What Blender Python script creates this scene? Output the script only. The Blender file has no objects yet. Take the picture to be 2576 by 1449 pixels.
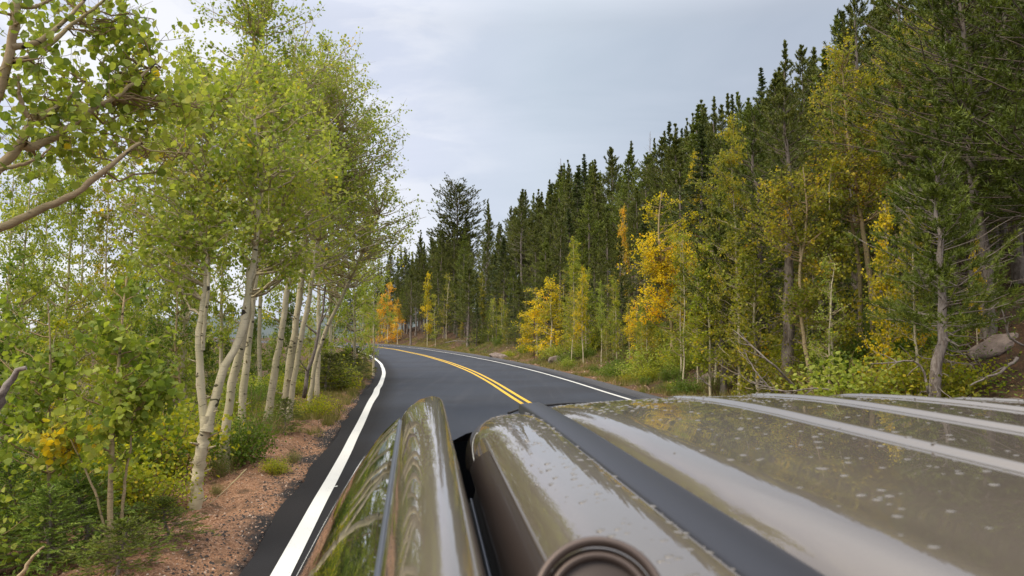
import bpy, math, random
import numpy as np
from mathutils import Vector
SC = bpy.context.scene
COL = SC.collection
R = math.radians

# ------------------------------------------------------------------ camera
FPX = 759.0
PITCH = math.atan(43.0/FPX)
CAMZ = 1.8
cam = bpy.data.cameras.new('camera')
cam.sensor_width = 36.0
cam.lens = 36.0*FPX/1024.0
cam.clip_start = 0.05
cam.clip_end = 9000
cam.dof.use_dof = True
cam.dof.focus_distance = 14.0
cam.dof.aperture_fstop = 11.0
camo = bpy.data.objects.new('camera', cam)
COL.objects.link(camo)
camo.location = (0, 0, CAMZ)
camo.rotation_euler = (R(90)+PITCH, 0, 0)
SC.camera = camo

# ------------------------------------------------------------------ world, sun, exposure
SUN_EL, SUN_AZ = 52.0, 235.0      # azimuth clockwise from +Y: from behind and left of the camera
w = bpy.data.worlds.new('World'); SC.world = w; w.use_nodes = True
nt = w.node_tree; nt.nodes.clear()
def N(nt, t, **k):
    n = nt.nodes.new(t)
    for a, v in k.items(): setattr(n, a, v)
    return n
def mth(nt, op, a, b=None, clamp=False):
    n = N(nt, 'ShaderNodeMath', operation=op); n.use_clamp = clamp
    for i, v in enumerate((a, b)):
        if v is None: continue
        if isinstance(v, (int, float)): n.inputs[i].default_value = v
        else: nt.links.new(v, n.inputs[i])
    return n.outputs[0]
def mixc(nt, f, a, b, mode='MIX'):
    n = N(nt, 'ShaderNodeMix', data_type='RGBA', blend_type=mode)
    for i, v in ((0, f), (6, a), (7, b)):
        if isinstance(v, (int, float)): n.inputs[i].default_value = v
        elif isinstance(v, tuple): n.inputs[i].default_value = (*v, 1) if len(v) == 3 else v
        else: nt.links.new(v, n.inputs[i])
    return n.outputs[2]
def ramp(nt, f, stops, interp='LINEAR'):
    n = N(nt, 'ShaderNodeValToRGB'); cr = n.color_ramp; cr.interpolation = interp
    while len(cr.elements) < len(stops): cr.elements.new(0.5)
    for e, (p, c) in zip(cr.elements, stops):
        e.position = p; e.color = (*c, 1) if not isinstance(c, (int, float)) else (c, c, c, 1)
    nt.links.new(f, n.inputs[0]); return n.outputs[0]
def noise(nt, vec, scale, detail=4, rough=0.5, dist=0.0, sc=None):
    if sc is not None:
        m = N(nt, 'ShaderNodeMapping'); m.inputs['Scale'].default_value = sc
        nt.links.new(vec, m.inputs[0]); vec = m.outputs[0]
    n = N(nt, 'ShaderNodeTexNoise'); n.inputs['Scale'].default_value = scale
    n.inputs['Detail'].default_value = detail; n.inputs['Roughness'].default_value = rough
    n.inputs['Distortion'].default_value = dist
    nt.links.new(vec, n.inputs['Vector']); return n.outputs['Fac']

sky = N(nt, 'ShaderNodeTexSky', sky_type='NISHITA', sun_disc=False)
sky.sun_elevation = R(SUN_EL); sky.sun_rotation = R(SUN_AZ)
tc = N(nt, 'ShaderNodeTexCoord')
sep = N(nt, 'ShaderNodeSeparateXYZ'); nt.links.new(tc.outputs['Generated'], sep.inputs[0])
el = sep.outputs['Z']
# overcast: pale near the horizon, brighter overhead, bluer grey towards the right
side = mth(nt, 'MULTIPLY_ADD', sep.outputs['X'], 0.5); nt.nodes[-1].inputs[2].default_value = 0.5
base = ramp(nt, side, [(0.2, (0.72, 0.75, 0.87)), (0.42, (0.66, 0.70, 0.83)), (0.52, (0.59, 0.65, 0.745)), (0.66, (0.45, 0.50, 0.595))])
n1 = noise(nt, tc.outputs['Generated'], 2.0, 5, 0.55, 0.6, (1, 1, 3.5))
n2 = noise(nt, tc.outputs['Generated'], 5.5, 6, 0.55, 0.3, (1, 1, 3.0))
cl = ramp(nt, n1, [(0.38, 0.0), (0.68, 1.0)])
base = mixc(nt, cl, mixc(nt, 1.0, base, (0.91, 0.94, 0.95), 'MULTIPLY'), mixc(nt, 1.0, base, (1.10, 1.09, 1.08), 'MULTIPLY'))
# bright broken cloud low on the left
low = mth(nt, 'MULTIPLY', ramp(nt, side, [(0.12, 1.0), (0.36, 0.7), (0.50, 0.0)]), ramp(nt, n2, [(0.46, 0.0), (0.58, 1.0)]))
base = mixc(nt, low, base, (0.98, 0.98, 1.0))
low2 = mth(nt, 'MULTIPLY', ramp(nt, el, [(0.02, 1.0), (0.30, 0.0)]), ramp(nt, n2, [(0.42, 0.0), (0.56, 0.85)]))
base = mixc(nt, mth(nt, 'MULTIPLY', low2, ramp(nt, side, [(0.4, 1.0), (0.54, 0.0)])), base, (0.90, 0.91, 0.97))
base = mixc(nt, ramp(nt, el, [(0.36, 0.0), (0.62, .9)]), base, (0.73, 0.72, 0.72))
gain = N(nt, 'ShaderNodeMapRange'); nt.links.new(el, gain.inputs[0])
gain.inputs[1].default_value = 0.38; gain.inputs[2].default_value = 0.95; gain.inputs[3].default_value = 1.0; gain.inputs[4].default_value = 3.0
below = mth(nt, 'MAXIMUM', el, 0.0)
bgS = N(nt, 'ShaderNodeBackground'); nt.links.new(sky.outputs[0], bgS.inputs[0]); bgS.inputs[1].default_value = 0.05
bgC = N(nt, 'ShaderNodeBackground'); nt.links.new(base, bgC.inputs[0])
nt.links.new(mth(nt, 'MULTIPLY', gain.outputs[0], 0.58), bgC.inputs[1])
mx = N(nt, 'ShaderNodeMixShader'); mx.inputs[0].default_value = 0.90
nt.links.new(bgS.outputs[0], mx.inputs[1]); nt.links.new(bgC.outputs[0], mx.inputs[2])
wo = N(nt, 'ShaderNodeOutputWorld'); nt.links.new(mx.outputs[0], wo.inputs[0])

sl = bpy.data.lights.new('sun', 'SUN'); sl.energy = 1.5; sl.angle = R(30); sl.color = (1.0, 0.88, 0.68)
so = bpy.data.objects.new('sun', sl); COL.objects.link(so)
dx, dy, dz = math.sin(R(SUN_AZ))*math.cos(R(SUN_EL)), math.cos(R(SUN_AZ))*math.cos(R(SUN_EL)), math.sin(R(SUN_EL))
so.rotation_euler = Vector((dx, dy, dz)).to_track_quat('Z', 'Y').to_euler()
so.location = (dx*50, dy*50, dz*50)
SC.view_settings.view_transform = 'Standard'
SC.view_settings.look = 'None'
SC.view_settings.gamma = 1
SC.view_settings.exposure = 0.95
SC.render.engine = 'CYCLES'
SC.cycles.max_bounces = 6
SC.cycles.transparent_max_bounces = 8

# ------------------------------------------------------------------ helpers
def ray(X, Y):                       # photo pixel (2576 wide) -> unit-y view ray
    px, py = X*1024/2576.0, Y*1024/2576.0
    c, s = math.cos(PITCH), math.sin(PITCH)
    a, b = (px-512)/FPX, (288-py)/FPX
    v = np.array([a, c - b*s, s + b*c]); return v/v[1]
def P(X, Y, d):
    return np.array([0, 0, CAMZ]) + ray(X, Y)*d

class MB:                            # mesh builder on numpy arrays
    def __init__(s): s.v = []; s.f = []; s.n = 0
    def add(s, verts, faces, mat=0, tint=None, smooth=True):
        verts = np.asarray(verts, np.float32).reshape(-1, 3); faces = np.asarray(faces, np.int32)
        if len(faces) == 0: return
        if tint is None: tint = np.zeros(len(faces), np.float32)
        elif np.isscalar(tint): tint = np.full(len(faces), tint, np.float32)
        s.v.append(verts); s.f.append((faces+s.n, mat, np.asarray(tint, np.float32), smooth)); s.n += len(verts)
    def mesh(s, name, mats):
        me = bpy.data.meshes.new(name)
        v = np.concatenate(s.v); me.vertices.add(len(v)); me.vertices.foreach_set('co', v.ravel())
        loops = np.concatenate([f.ravel() for f, *_ in s.f])
        cnt = np.concatenate([np.full(len(f), f.shape[1], np.int32) for f, *_ in s.f])
        mi = np.concatenate([np.full(len(f), m, np.int32) for f, m, *_ in s.f])
        ti = np.concatenate([t for _, _, t, _ in s.f])
        sm = np.concatenate([np.full(len(f), q, bool) for f, _, _, q in s.f])
        me.loops.add(len(loops)); me.loops.foreach_set('vertex_index', loops)
        me.polygons.add(len(cnt))
        st = np.zeros(len(cnt), np.int32); st[1:] = np.cumsum(cnt)[:-1]
        me.polygons.foreach_set('loop_start', st)
        me.polygons.foreach_set('loop_total', cnt)
        me.polygons.foreach_set('material_index', mi)
        me.polygons.foreach_set('use_smooth', sm)
        a = me.attributes.new('tint', 'FLOAT', 'FACE'); a.data.foreach_set('value', ti)
        for m in (mats if isinstance(mats, (list, tuple)) else [mats]): me.materials.append(m)
        me.update(calc_edges=True); me.validate()
        return me
    def obj(s, name, mats, parent=None, loc=None):
        o = bpy.data.objects.new(name, s.mesh(name, mats)); COL.objects.link(o)
        if parent is not None: o.parent = parent
        if loc is not None: o.location = loc
        return o

def tag(o, label=None, cat=None, group=None, kind=None):
    if label: o['label'] = label
    if cat: o['category'] = cat
    if group: o['group'] = group
    if kind: o['kind'] = kind
    return o
def empty(name, loc, rz=0.0):
    o = bpy.data.objects.new(name, None); COL.objects.link(o)
    o.location = tuple(float(q) for q in loc); o.rotation_euler = (0, 0, rz); o.empty_display_size = 0.2
    return o

def tubes(mb, Pts, Rad, sides=5, mat=0, tint=None, cap=False):
    """batch of tubes: Pts (n,k,3), Rad (n,k)"""
    Pts = np.asarray(Pts, float); Rad = np.asarray(Rad, float)
    if Pts.ndim == 2: Pts = Pts[None]; Rad = Rad[None]
    n, k, _ = Pts.shape
    if n == 0: return
    T = np.gradient(Pts, axis=1); T /= np.linalg.norm(T, axis=2, keepdims=True)+1e-9
    mT = T.mean(axis=1); ref = np.where(np.abs(mT[:, 2:3]) < 0.8, np.array([[0, 0, 1.0]]), np.array([[1.0, 0.13, 0]]))[:, None, :]
    U = np.cross(T, ref); U /= np.linalg.norm(U, axis=2, keepdims=True)+1e-9
    V = np.cross(T, U)
    a = np.arange(sides)*2*math.pi/sides
    ring = Pts[:, :, None, :] + Rad[:, :, None, None]*(U[:, :, None, :]*np.cos(a)[None, None, :, None] + V[:, :, None, :]*np.sin(a)[None, None, :, None])
    verts = ring.reshape(-1, 3)
    i = np.arange(k-1)[:, None]; j = np.arange(sides)[None, :]
    q = np.stack([i*sides+j, (i+1)*sides+j, (i+1)*sides+(j+1) % sides, i*sides+(j+1) % sides], -1).reshape(-1, 4)
    f = (q[None] + (np.arange(n)*k*sides)[:, None, None]).reshape(-1, 4)
    tt = None
    if tint is not None: tt = np.repeat(np.broadcast_to(np.asarray(tint, float), (n,)), len(q))
    mb.add(verts, f, mat, tt)
    if cap:
        for b in (0, k-1):
            fc = (np.arange(sides)[None]+b*sides+(np.arange(n)*k*sides)[:, None])
            mb.f.append((fc.astype(np.int32)+mb.n-len(verts), mat, np.zeros(n, np.float32), False))

def rv(rng, n):
    v = rng.normal(size=(n, 3)); return v/np.linalg.norm(v, axis=1, keepdims=True)
def frames(D, rng):
    A = rv(rng, len(D)); U = np.cross(D, A); U /= np.linalg.norm(U, axis=1, keepdims=True)+1e-9
    return U, np.cross(D, U)
LEAF6 = np.array([[0, -.5], [.42, -.28], [.47, .12], [0, .55], [-.47, .12], [-.42, -.28]])
LEAF4 = np.array([[0, -.52], [.5, -.02], [0, .58], [-.5, -.02]])
LONG = np.array([[0, -.5], [.2, -.1], [.13, .3], [0, .6], [-.13, .3], [-.2, -.1]])
def leaves(mb, C, size, rng, tint, mat=0, shape=LEAF4, up=0.5):
    n = len(C)
    if n == 0: return
    Nn = rv(rng, n); Nn[:, 2] = Nn[:, 2]*0.9+up*rng.choice([-1, 1], n)*0.6
    Nn /= np.linalg.norm(Nn, axis=1, keepdims=True)
    U, V = frames(Nn, rng)
    s = size*rng.uniform(.65, 1.2, n)
    k = len(shape)
    v = C[:, None, :] + s[:, None, None]*(U[:, None, :]*shape[None, :, :1] + V[:, None, :]*shape[None, :, 1:2])
    v = v + (np.abs(shape[:, 0])*0.28)[None, :, None]*s[:, None, None]*Nn[:, None, :]
    f = np.arange(n*k).reshape(n, k)
    mb.add(v.reshape(-1, 3), f, mat, tint, smooth=False)
def blades(mb, C, D, L, wd, rng, tint, mat=0):
    n = len(C); U, V = frames(D, rng)
    L = np.broadcast_to(L, (n,))[:, None]; wd = np.broadcast_to(wd, (n,))[:, None]
    v = np.stack([C-U*wd*.5, C+U*wd*.5, C+D*L], 1)
    mb.add(v.reshape(-1, 3), np.arange(n*3).reshape(n, 3), mat, tint, smooth=False)
def resample(pts, k, rng=None, jit=0.0):
    pts = np.asarray(pts, float); s = np.r_[0, np.cumsum(np.linalg.norm(np.diff(pts, axis=0), axis=1))]
    # Catmull-Rom style smoothing through dense linear sampling and averaging
    t = np.linspace(0, s[-1], k*4); q = np.stack([np.interp(t, s, pts[:, c]) for c in range(3)], 1)
    for _ in range(5): q[1:-1] = (q[:-2]+q[1:-1]*2+q[2:])/4
    r = q[np.linspace(0, len(q)-1, k).round().astype(int)]
    if rng is not None and jit: r[1:-1] += rng.normal(size=(k-2, 3))*jit
    return r

# ------------------------------------------------------------------ materials
def mat(name):
    m = bpy.data.materials.new(name); m.use_nodes = True; t = m.node_tree; t.nodes.clear()
    o = N(t, 'ShaderNodeOutputMaterial'); b = N(t, 'ShaderNodeBsdfPrincipled'); t.links.new(b.outputs[0], o.inputs[0])
    return m, t, b, o
def setc(t, b, c):
    if isinstance(c, tuple): b.inputs['Base Color'].default_value = (*c, 1)
    else: t.links.new(c, b.inputs['Base Color'])
def bump(t, b, h, strength=0.5, dist=0.02):
    n = N(t, 'ShaderNodeBump'); n.inputs['Strength'].default_value = strength; n.inputs['Distance'].default_value = dist
    t.links.new(h, n.inputs['Height']); t.links.new(n.outputs[0], b.inputs['Normal'])
def simple(name, c, rough=0.6, metal=0.0, coat=0.0, spec=0.5):
    m, t, b, o = mat(name); setc(t, b, c); b.inputs['Roughness'].default_value = rough; b.inputs['Metallic'].default_value = metal
    b.inputs['Coat Weight'].default_value = coat; b.inputs['Specular IOR Level'].default_value = spec
    return m
def leafmat(name, stops, trans=0.5):
    m, t, b, o = mat(name)
    at = N(t, 'ShaderNodeAttribute', attribute_name='tint')
    c = ramp(t, at.outputs['Fac'], stops); setc(t, b, c)
    b.inputs['Roughness'].default_value = 0.55; b.inputs['Specular IOR Level'].default_value = 0.35
    tr = N(t, 'ShaderNodeBsdfTranslucent'); t.links.new(mixc(t, 1.0, c, (1.25, 1.25, 0.7), 'MULTIPLY'), tr.inputs[0])
    mx = N(t, 'ShaderNodeMixShader'); mx.inputs[0].default_value = trans
    t.links.new(b.outputs[0], mx.inputs[1]); t.links.new(tr.outputs[0], mx.inputs[2]); t.links.new(mx.outputs[0], o.inputs[0])
    return m
M = {}
M['leaf_green'] = leafmat('aspen_leaf_green', [(0, (.17, .24, .035)), (.35, (.31, .375, .055)), (.7, (.45, .48, .10)), (.9, (.54, .52, .10)), (.965, (.62, .52, .04)), (1, (.80, .58, .03))])
M['leaf_deep'] = leafmat('leaf_deep_green', [(0, (.065, .125, .016)), (.5, (.14, .21, .028)), (.85, (.24, .29, .04)), (1, (.36, .34, .03))])
M['leaf_olive'] = leafmat('aspen_leaf_olive', [(0, (.14, .17, .02)), (.35, (.27, .28, .03)), (.65, (.42, .37, .035)), (.85, (.62, .44, .03)), (1, (.62, .36, .02))])
M['leaf_yellow'] = leafmat('aspen_leaf_yellow', [(0, (.22, .25, .02)), (.25, (.45, .38, .02)), (.55, (.78, .60, .022)), (.85, (.88, .66, .02)), (1, (.84, .42, .02))])
M['leaf_lime'] = leafmat('aspen_leaf_lime', [(0, (.15, .21, .02)), (.4, (.32, .36, .03)), (.75, (.52, .47, .03)), (1, (.70, .45, .02))])
M['leaf_orange'] = leafmat('aspen_leaf_orange', [(0, (.42, .36, .04)), (.35, (.72, .47, .04)), (.75, (.84, .47, .045)), (1, (.80, .34, .04))])
M['needle'] = leafmat('pine_needle', [(0, (.055, .076, .012)), (.5, (.125, .148, .025)), (.85, (.21, .22, .034)), (1, (.22, .18, .03))], .2)
M['needle_dark'] = leafmat('spruce_needle', [(0, (.040, .062, .018)), (.5, (.088, .120, .030)), (.9, (.15, .18, .04)), (1, (.08, .11, .03))], .1)
M['needle_bright'] = leafmat('young_pine_needle', [(0, (.07, .10, .012)), (.5, (.155, .20, .024)), (.85, (.24, .27, .032)), (1, (.22, .17, .03))], .18)
M['needle_blue'] = leafmat('fir_needle', [(0, (.10, .17, .03)), (.5, (.23, .33, .05)), (1, (.38, .45, .08))], .18)
M['grass'] = leafmat('grass', [(0, (.08, .11, .02)), (.5, (.16, .17, .035)), (.8, (.27, .22, .07)), (1, (.36, .28, .12))], .25)

def barkmat(name, light, dark, thin, aspen=True):
    m, t, b, o = mat(name)
    tcn = N(t, 'ShaderNodeTexCoord'); v = tcn.outputs['Object']
    a = noise(t, v, 6, 4, .6, 0.2, (1, 1, .6)); c = mixc(t, ramp(t, a, [(.35, 0.0), (.7, 1.0)]), light, tuple(x*.78 for x in light))
    if aspen:
        ln = noise(t, v, 10, 3, .6, 0.0, (.7, .7, 7.0)); c = mixc(t, ramp(t, ln, [(.60, 0.0), (.66, .65)]), c, tuple(x*.35 for x in light))
        sc = noise(t, v, 7, 3, .5, 1.2, (1, 1, 1.6)); c = mixc(t, ramp(t, sc, [(.625, 0.0), (.655, 1.0)]), c, dark)
        gr = noise(t, v, 2.2, 2, .5); c = mixc(t, ramp(t, gr, [(.45, 0.0), (.75, .5)]), c, (.26, .27, .10))
    else:
        fl = noise(t, v, 14, 5, .7, .5, (1, 1, .35)); c = mixc(t, ramp(t, fl, [(.45, 0.0), (.6, 1.0)]), c, dark)
    at = N(t, 'ShaderNodeAttribute', attribute_name='tint')
    c = mixc(t, at.outputs['Fac'], c, thin); setc(t, b, c)
    b.inputs['Roughness'].default_value = .8; b.inputs['Specular IOR Level'].default_value = .25
    bump(t, b, noise(t, v, 30 if aspen else 22, 4, .6, .3, (1, 1, 2.5 if aspen else .5)), .5, .01 if aspen else .03)
    return m
M['bark'] = barkmat('aspen_bark', (.58, .51, .36), (.035, .028, .022), (.38, .31, .19))
M['bark_warm'] = barkmat('aspen_bark_warm', (.42, .32, .19), (.04, .03, .02), (.27, .19, .10))
M['bark_pine'] = barkmat('pine_bark', (.27, .23, .20), (.13, .105, .088), (.11, .085, .062), False)
M['bark_dead'] = barkmat('dead_wood', (.30, .26, .235), (.15, .12, .10), (.25, .21, .185), False)

# ------------------------------------------------------------------ road line and terrain
rngG = np.random.default_rng(5)
CL = [(2.93+.137*120, -120), (2.93+.137*40, -40), (2.93, 0), (2.2, 5.6), (1.96, 7.35), (1.5, 10.83), (.76, 16.2), (.11, 20.7), (-.60, 26.26), (-1.75, 33.83), (-3.55, 43.33),
      (-6.6, 56.74), (-11.6, 75.15), (-15.0, 85.35)]
h = R(21)
x, y = CL[-1]
for i in range(16):
    x -= math.sin(h)*9; y += math.cos(h)*9; h += R(5.5) if i < 12 else 0; CL.append((x, y))
CL = np.array(CL)
s0 = np.r_[0, np.cumsum(np.hypot(*np.diff(CL, axis=0).T))]
tt_ = np.arange(0, s0[-1], 0.5)
q = np.stack([np.interp(tt_, s0, CL[:, 0]), np.interp(tt_, s0, CL[:, 1])], 1)
for _ in range(30): q[1:-1] = (q[:-2]+2*q[1:-1]+q[2:])/4
CLN = q
TAN = np.gradient(CLN, axis=0); TAN /= np.linalg.norm(TAN, axis=1, keepdims=True)
NRM = np.stack([TAN[:, 1], -TAN[:, 0]], 1)       # to the right of the driving-away direction
EDGE_L, EDGE_R = -4.20, 3.25
def offset(xy):
    """signed distance to the centre line (right positive) and index"""
    xy = np.asarray(xy, float).reshape(-1, 2); out = np.empty(len(xy)); idx = np.empty(len(xy), int)
    S = CLN[::3]
    for a in range(0, len(xy), 20000):
        p = xy[a:a+20000]; d2 = ((p[:, None, :]-S[None])**2).sum(-1); j0 = d2.argmin(1)*3
        best = np.full(len(p), 1e18); bi = j0.copy()
        for k in range(-3, 4):
            j = np.clip(j0+k, 0, len(CLN)-1); dd = ((p-CLN[j])**2).sum(1); m = dd < best; best[m] = dd[m]; bi[m] = j[m]
        r = p-CLN[bi]; out[a:a+20000] = (r*NRM[bi]).sum(1)
        far = np.abs((r*TAN[bi]).sum(1)) > 1.0
        o2 = np.sign(out[a:a+20000])*np.sqrt(best); out[a:a+20000][far] = o2[far]
        idx[a:a+20000] = bi
    return out, idx
def vnoise(x, y, sc, seed):          # smooth value noise
    r = np.random.default_rng(seed).uniform(-1, 1, (256, 256))
    x = np.asarray(x)/sc; y = np.asarray(y)/sc; xi = np.floor(x).astype(int); yi = np.floor(y).astype(int)
    fx = x-xi; fy = y-yi; fx = fx*fx*(3-2*fx); fy = fy*fy*(3-2*fy)
    g = lambda a, b: r[a % 256, b % 256]
    return (g(xi, yi)*(1-fx)+g(xi+1, yi)*fx)*(1-fy)+(g(xi, yi+1)*(1-fx)+g(xi+1, yi+1)*fx)*fy
i90 = int(np.abs(CLN[:, 1]-92).argmin()); FADE = ([i90, i90+110], [1.0, 0.0])   # the hill ends beyond the bend
def Hxy(xy):
    xy = np.asarray(xy, float).reshape(-1, 2); x, y = xy[:, 0], xy[:, 1]
    t, _ = offset(xy); z = np.full(len(t), -0.07)
    sL = EDGE_L-t; sR = t-EDGE_R-.30
    l = sL > 0; r_ = sR > 0
    bumps = .06-.16*np.abs(vnoise(x+.5*y, y-.3*x, .95, 1))+.05*vnoise(x, y, .6, 17)+.05*vnoise(x+y*.6, y-x*.6, .38, 2)+.02*vnoise(x, y, .13, 3)+.008*vnoise(x, y, .06, 9)
    m = np.clip(sL/.5, 0, 1)
    zl = -.03+m*(.05+bumps) - .26*np.clip(sL-2.6, 0, 30) - .12*np.clip(sL-32, 0, 300) + .5*vnoise(x, y, 6, 4)*np.clip((sL-4)/6, 0, 1)
    z = np.where(l, zl, z)
    b2 = .10*vnoise(x, y, 1.1, 5)+.04*vnoise(x, y, .3, 6)
    up = np.clip(sR-1.3, 0, None)
    fade = np.interp(_.astype(float), FADE[0], FADE[1])
    zr = -.02+np.clip(sR/.6, 0, 1)*(.04+b2*.5)+.42*np.minimum(up, 11)+.27*np.clip(up-11, 0, 60)+.12*np.clip(up-71, 0, 400)
    zr = zr+np.clip(up/3, 0, 1)*(.35*vnoise(x, y, 3.2, 7)+.8*vnoise(x, y, 11, 8)*np.clip(up/8, 0, 1)+b2)
    zr = np.where(zr > .05, .05+(zr-.05)*fade, zr)-(1-fade)*np.clip(sR-4, 0, 60)*.25
    return np.where(r_, zr, z)
def H(x, y): return float(Hxy([[x, y]])[0])

# tonal zones of the ground follow what lies there: gravel shoulder, forest litter, bank soil
def soilmat():
    m, t, b, o = mat('soil_and_gravel')
    g = N(t, 'ShaderNodeNewGeometry'); v = g.outputs['Position']
    at = N(t, 'ShaderNodeAttribute', attribute_name='zone')
    fine = noise(t, v, 55, 5, .7); mid = noise(t, v, 7, 4, .6); big = noise(t, v, 1.1, 4, .55)
    vo = N(t, 'ShaderNodeTexVoronoi'); vo.inputs['Scale'].default_value = 62; t.links.new(v, vo.inputs['Vector'])
    stone = ramp(t, vo.outputs['Color'], [(0.0, (.15, .085, .055)), (.35, (.31, .19, .125)), (.7, (.42, .27, .18)), (1, (.52, .40, .31))])
    grav = mixc(t, ramp(t, fine, [(.35, 0.0), (.7, 1.0)]), mixc(t, 1.0, stone, (.62, .55, .5), 'MULTIPLY'), stone)
    grav = mixc(t, 1.0, grav, (1.3, 1.2, 1.12), 'MULTIPLY')
    dark = mixc(t, fine, (.035, .026, .022), (.12, .08, .055))
    grav = mixc(t, ramp(t, mid, [(.52, 0.0), (.66, .85)]), grav, dark)
    grav = mixc(t, ramp(t, big, [(.45, 0.0), (.7, .5)]), grav, (.30, .155, .085))
    litter = mixc(t, fine, (.030, .020, .013), (.12, .075, .045))
    litter = mixc(t, ramp(t, mid, [(.5, 0.0), (.7, .8)]), litter, (.16, .075, .04))
    soil = mixc(t, ramp(t, fine, [(.3, 0.0), (.75, 1.0)]), (.13, .062, .035), (.36, .20, .12))
    soil = mixc(t, ramp(t, mid, [(.45, 0.0), (.62, .7)]), soil, (.11, .10, .035))
    zc = N(t, 'ShaderNodeSeparateColor'); t.links.new(at.outputs['Color'], zc.inputs[0])
    nb = mth(t, 'MULTIPLY_ADD', mid, 1.0); t.nodes[-1].inputs[2].default_value = -.5
    f1 = mth(t, 'ADD', zc.outputs[0], mth(t, 'MULTIPLY', nb, .8), True)
    f2 = mth(t, 'ADD', zc.outputs[1], mth(t, 'MULTIPLY', nb, .8), True)
    c = mixc(t, f2, mixc(t, f1, litter, grav), soil)
    c = mixc(t, zc.outputs[2], c, (.035, .032, .033))
    setc(t, b, c); b.inputs['Roughness'].default_value = .92; b.inputs['Specular IOR Level'].default_value = .2
    hh = mth(t, 'ADD', mth(t, 'MULTIPLY', vo.outputs['Distance'], 1.2), fine)
    bump(t, b, hh, .9, .02)
    return m
def axis(segs):
    out = [segs[0][0]]
    for a, b_, st in segs:
        n = max(1, int(round((b_-a)/st))); out += list(a+(b_-a)*(np.arange(1, n+1)/n))
    return np.array(out)
gx = axis([(-5000, -600, 400), (-600, -120, 30), (-120, -30, 3), (-30, -10, .5), (-10, -7, .2), (-7, -1.6, .055), (-1.6, 6, .4), (6, 16, .25), (16, 40, .6), (40, 130, 4), (130, 1000, 60), (1000, 5000, 500)])
gy = axis([(-3000, -200, 400), (-200, -20, 12), (-20, 2, .5), (2, 4, .12), (4, 15, .07), (15, 40, .35), (40, 120, 1.5), (120, 300, 8), (300, 1500, 80), (1500, 6000, 500)])
GX, GY = np.meshgrid(gx, gy); xy = np.stack([GX.ravel(), GY.ravel()], 1)
tof, _ = offset(xy); gz = Hxy(xy)
mb = MB(); nx, ny = len(gx), len(gy)
i = np.arange(ny-1)[:, None]; j = np.arange(nx-1)[None]
q = np.stack([i*nx+j, i*nx+j+1, (i+1)*nx+j+1, (i+1)*nx+j], -1).reshape(-1, 4)
mb.add(np.c_[xy, gz], q)
M['soil'] = soilmat()
go = mb.obj('ground', M['soil']); tag(go, 'brown forest soil and pinkish gravel beside the road', 'ground', kind='structure')
sL = EDGE_L-tof; sR = tof-EDGE_R-.3
zone = np.zeros((len(xy), 4), np.float32); zone[:, 3] = 1
yy = xy[:, 1]
zone[:, 0] = np.clip((2.1+.5*vnoise(xy[:, 0], xy[:, 1], 1.5, 11)-sL)/.5, 0, 1)*(sL > -.5)*np.clip((26-yy)/6, .25, 1)
zone[:, 1] = np.where(sR > -.3, np.clip((2.2+2.4*vnoise(xy[:, 0], xy[:, 1], 6, 12)-sR)/1.2, 0, 1)*.95*np.clip((yy-14)/8, .25, 1), 0)
zone[:, 2] = np.where(tof < 0, np.clip((.16+.16*vnoise(xy[:, 0], xy[:, 1], .25, 13)+.2*vnoise(xy[:, 0], xy[:, 1], .9, 14)-sL)/.14, 0, 1), np.clip((.12-sR)/.1, 0, 1))
za = go.data.attributes.new('zone', 'FLOAT_COLOR', 'POINT'); za.data.foreach_set('color', zone.ravel())

def strip(name, offs, zs, m, i0=0, i1=None, wob=None, label=None, cat=None, ztop=None, step=1):
    """sheet that follows the road; offs = lateral offsets left to right"""
    i1 = i1 or len(CLN); ids = np.arange(i0, i1, step); C = CLN[ids]; Nn = NRM[ids]
    V = []
    for k, o_ in enumerate(offs):
        oo = np.full(len(ids), float(o_))
        if wob is not None: oo = oo+wob(k, ids)
        V.append(np.c_[C+Nn*oo[:, None], np.full(len(ids), zs[k])])
    V = np.stack(V, 1); n, k = V.shape[:2]
    a = np.arange(n-1)[:, None]; b_ = np.arange(k-1)[None]
    q = np.stack([a*k+b_, a*k+b_+1, (a+1)*k+b_+1, (a+1)*k+b_], -1).reshape(-1, 4)
    mb = MB(); mb.add(V.reshape(-1, 3), q); return mb.obj(name, m)
def asphalt():
    m, t, b, o = mat('asphalt')
    g = N(t, 'ShaderNodeNewGeometry'); v = g.outputs['Position']
    at = N(t, 'ShaderNodeAttribute', attribute_name='across')
    fine = noise(t, v, 130, 4, .75); big = noise(t, v, .35, 4, .5, .6); streak = noise(t, v, 1.3, 4, .6, .4, (2.5, .12, 1))
    c = mixc(t, fine, (.030, .035, .047), (.060, .069, .091))
    c = mixc(t, ramp(t, big, [(.4, 0.0), (.65, .45)]), c, (.034, .036, .044))
    c = mixc(t, ramp(t, streak, [(.5, 0.0), (.68, .4)]), c, (.064, .068, .082))
    edge = mixc(t, fine, (.008, .0078, .009), (.024, .022, .024))
    fc = mth(t, 'ADD', at.outputs['Fac'], mth(t, 'MULTIPLY', mth(t, 'SUBTRACT', big, .5), .5), True)
    c = mixc(t, fc, c, edge)
    setc(t, b, c); b.inputs['Roughness'].default_value = .8; b.inputs['Specular IOR Level'].default_value = .16
    bump(t, b, fine, .35, .006); return m
M['asphalt'] = asphalt()
offs = [EDGE_L, -4.08, -3.9, -3.6, -3.2, -2.2, -1, 0, 1, 2.2, 2.9, EDGE_R]
across = [1, 1, 1, .9, .25, 0, 0, 0, .05, 0.05, .35, .6]
wb = lambda k, ids: (.05*vnoise(ids*.5, ids*0+2, 1.0, 21)+.03*vnoise(ids*.5, ids*0, .7, 22)) if k == 0 else 0
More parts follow.
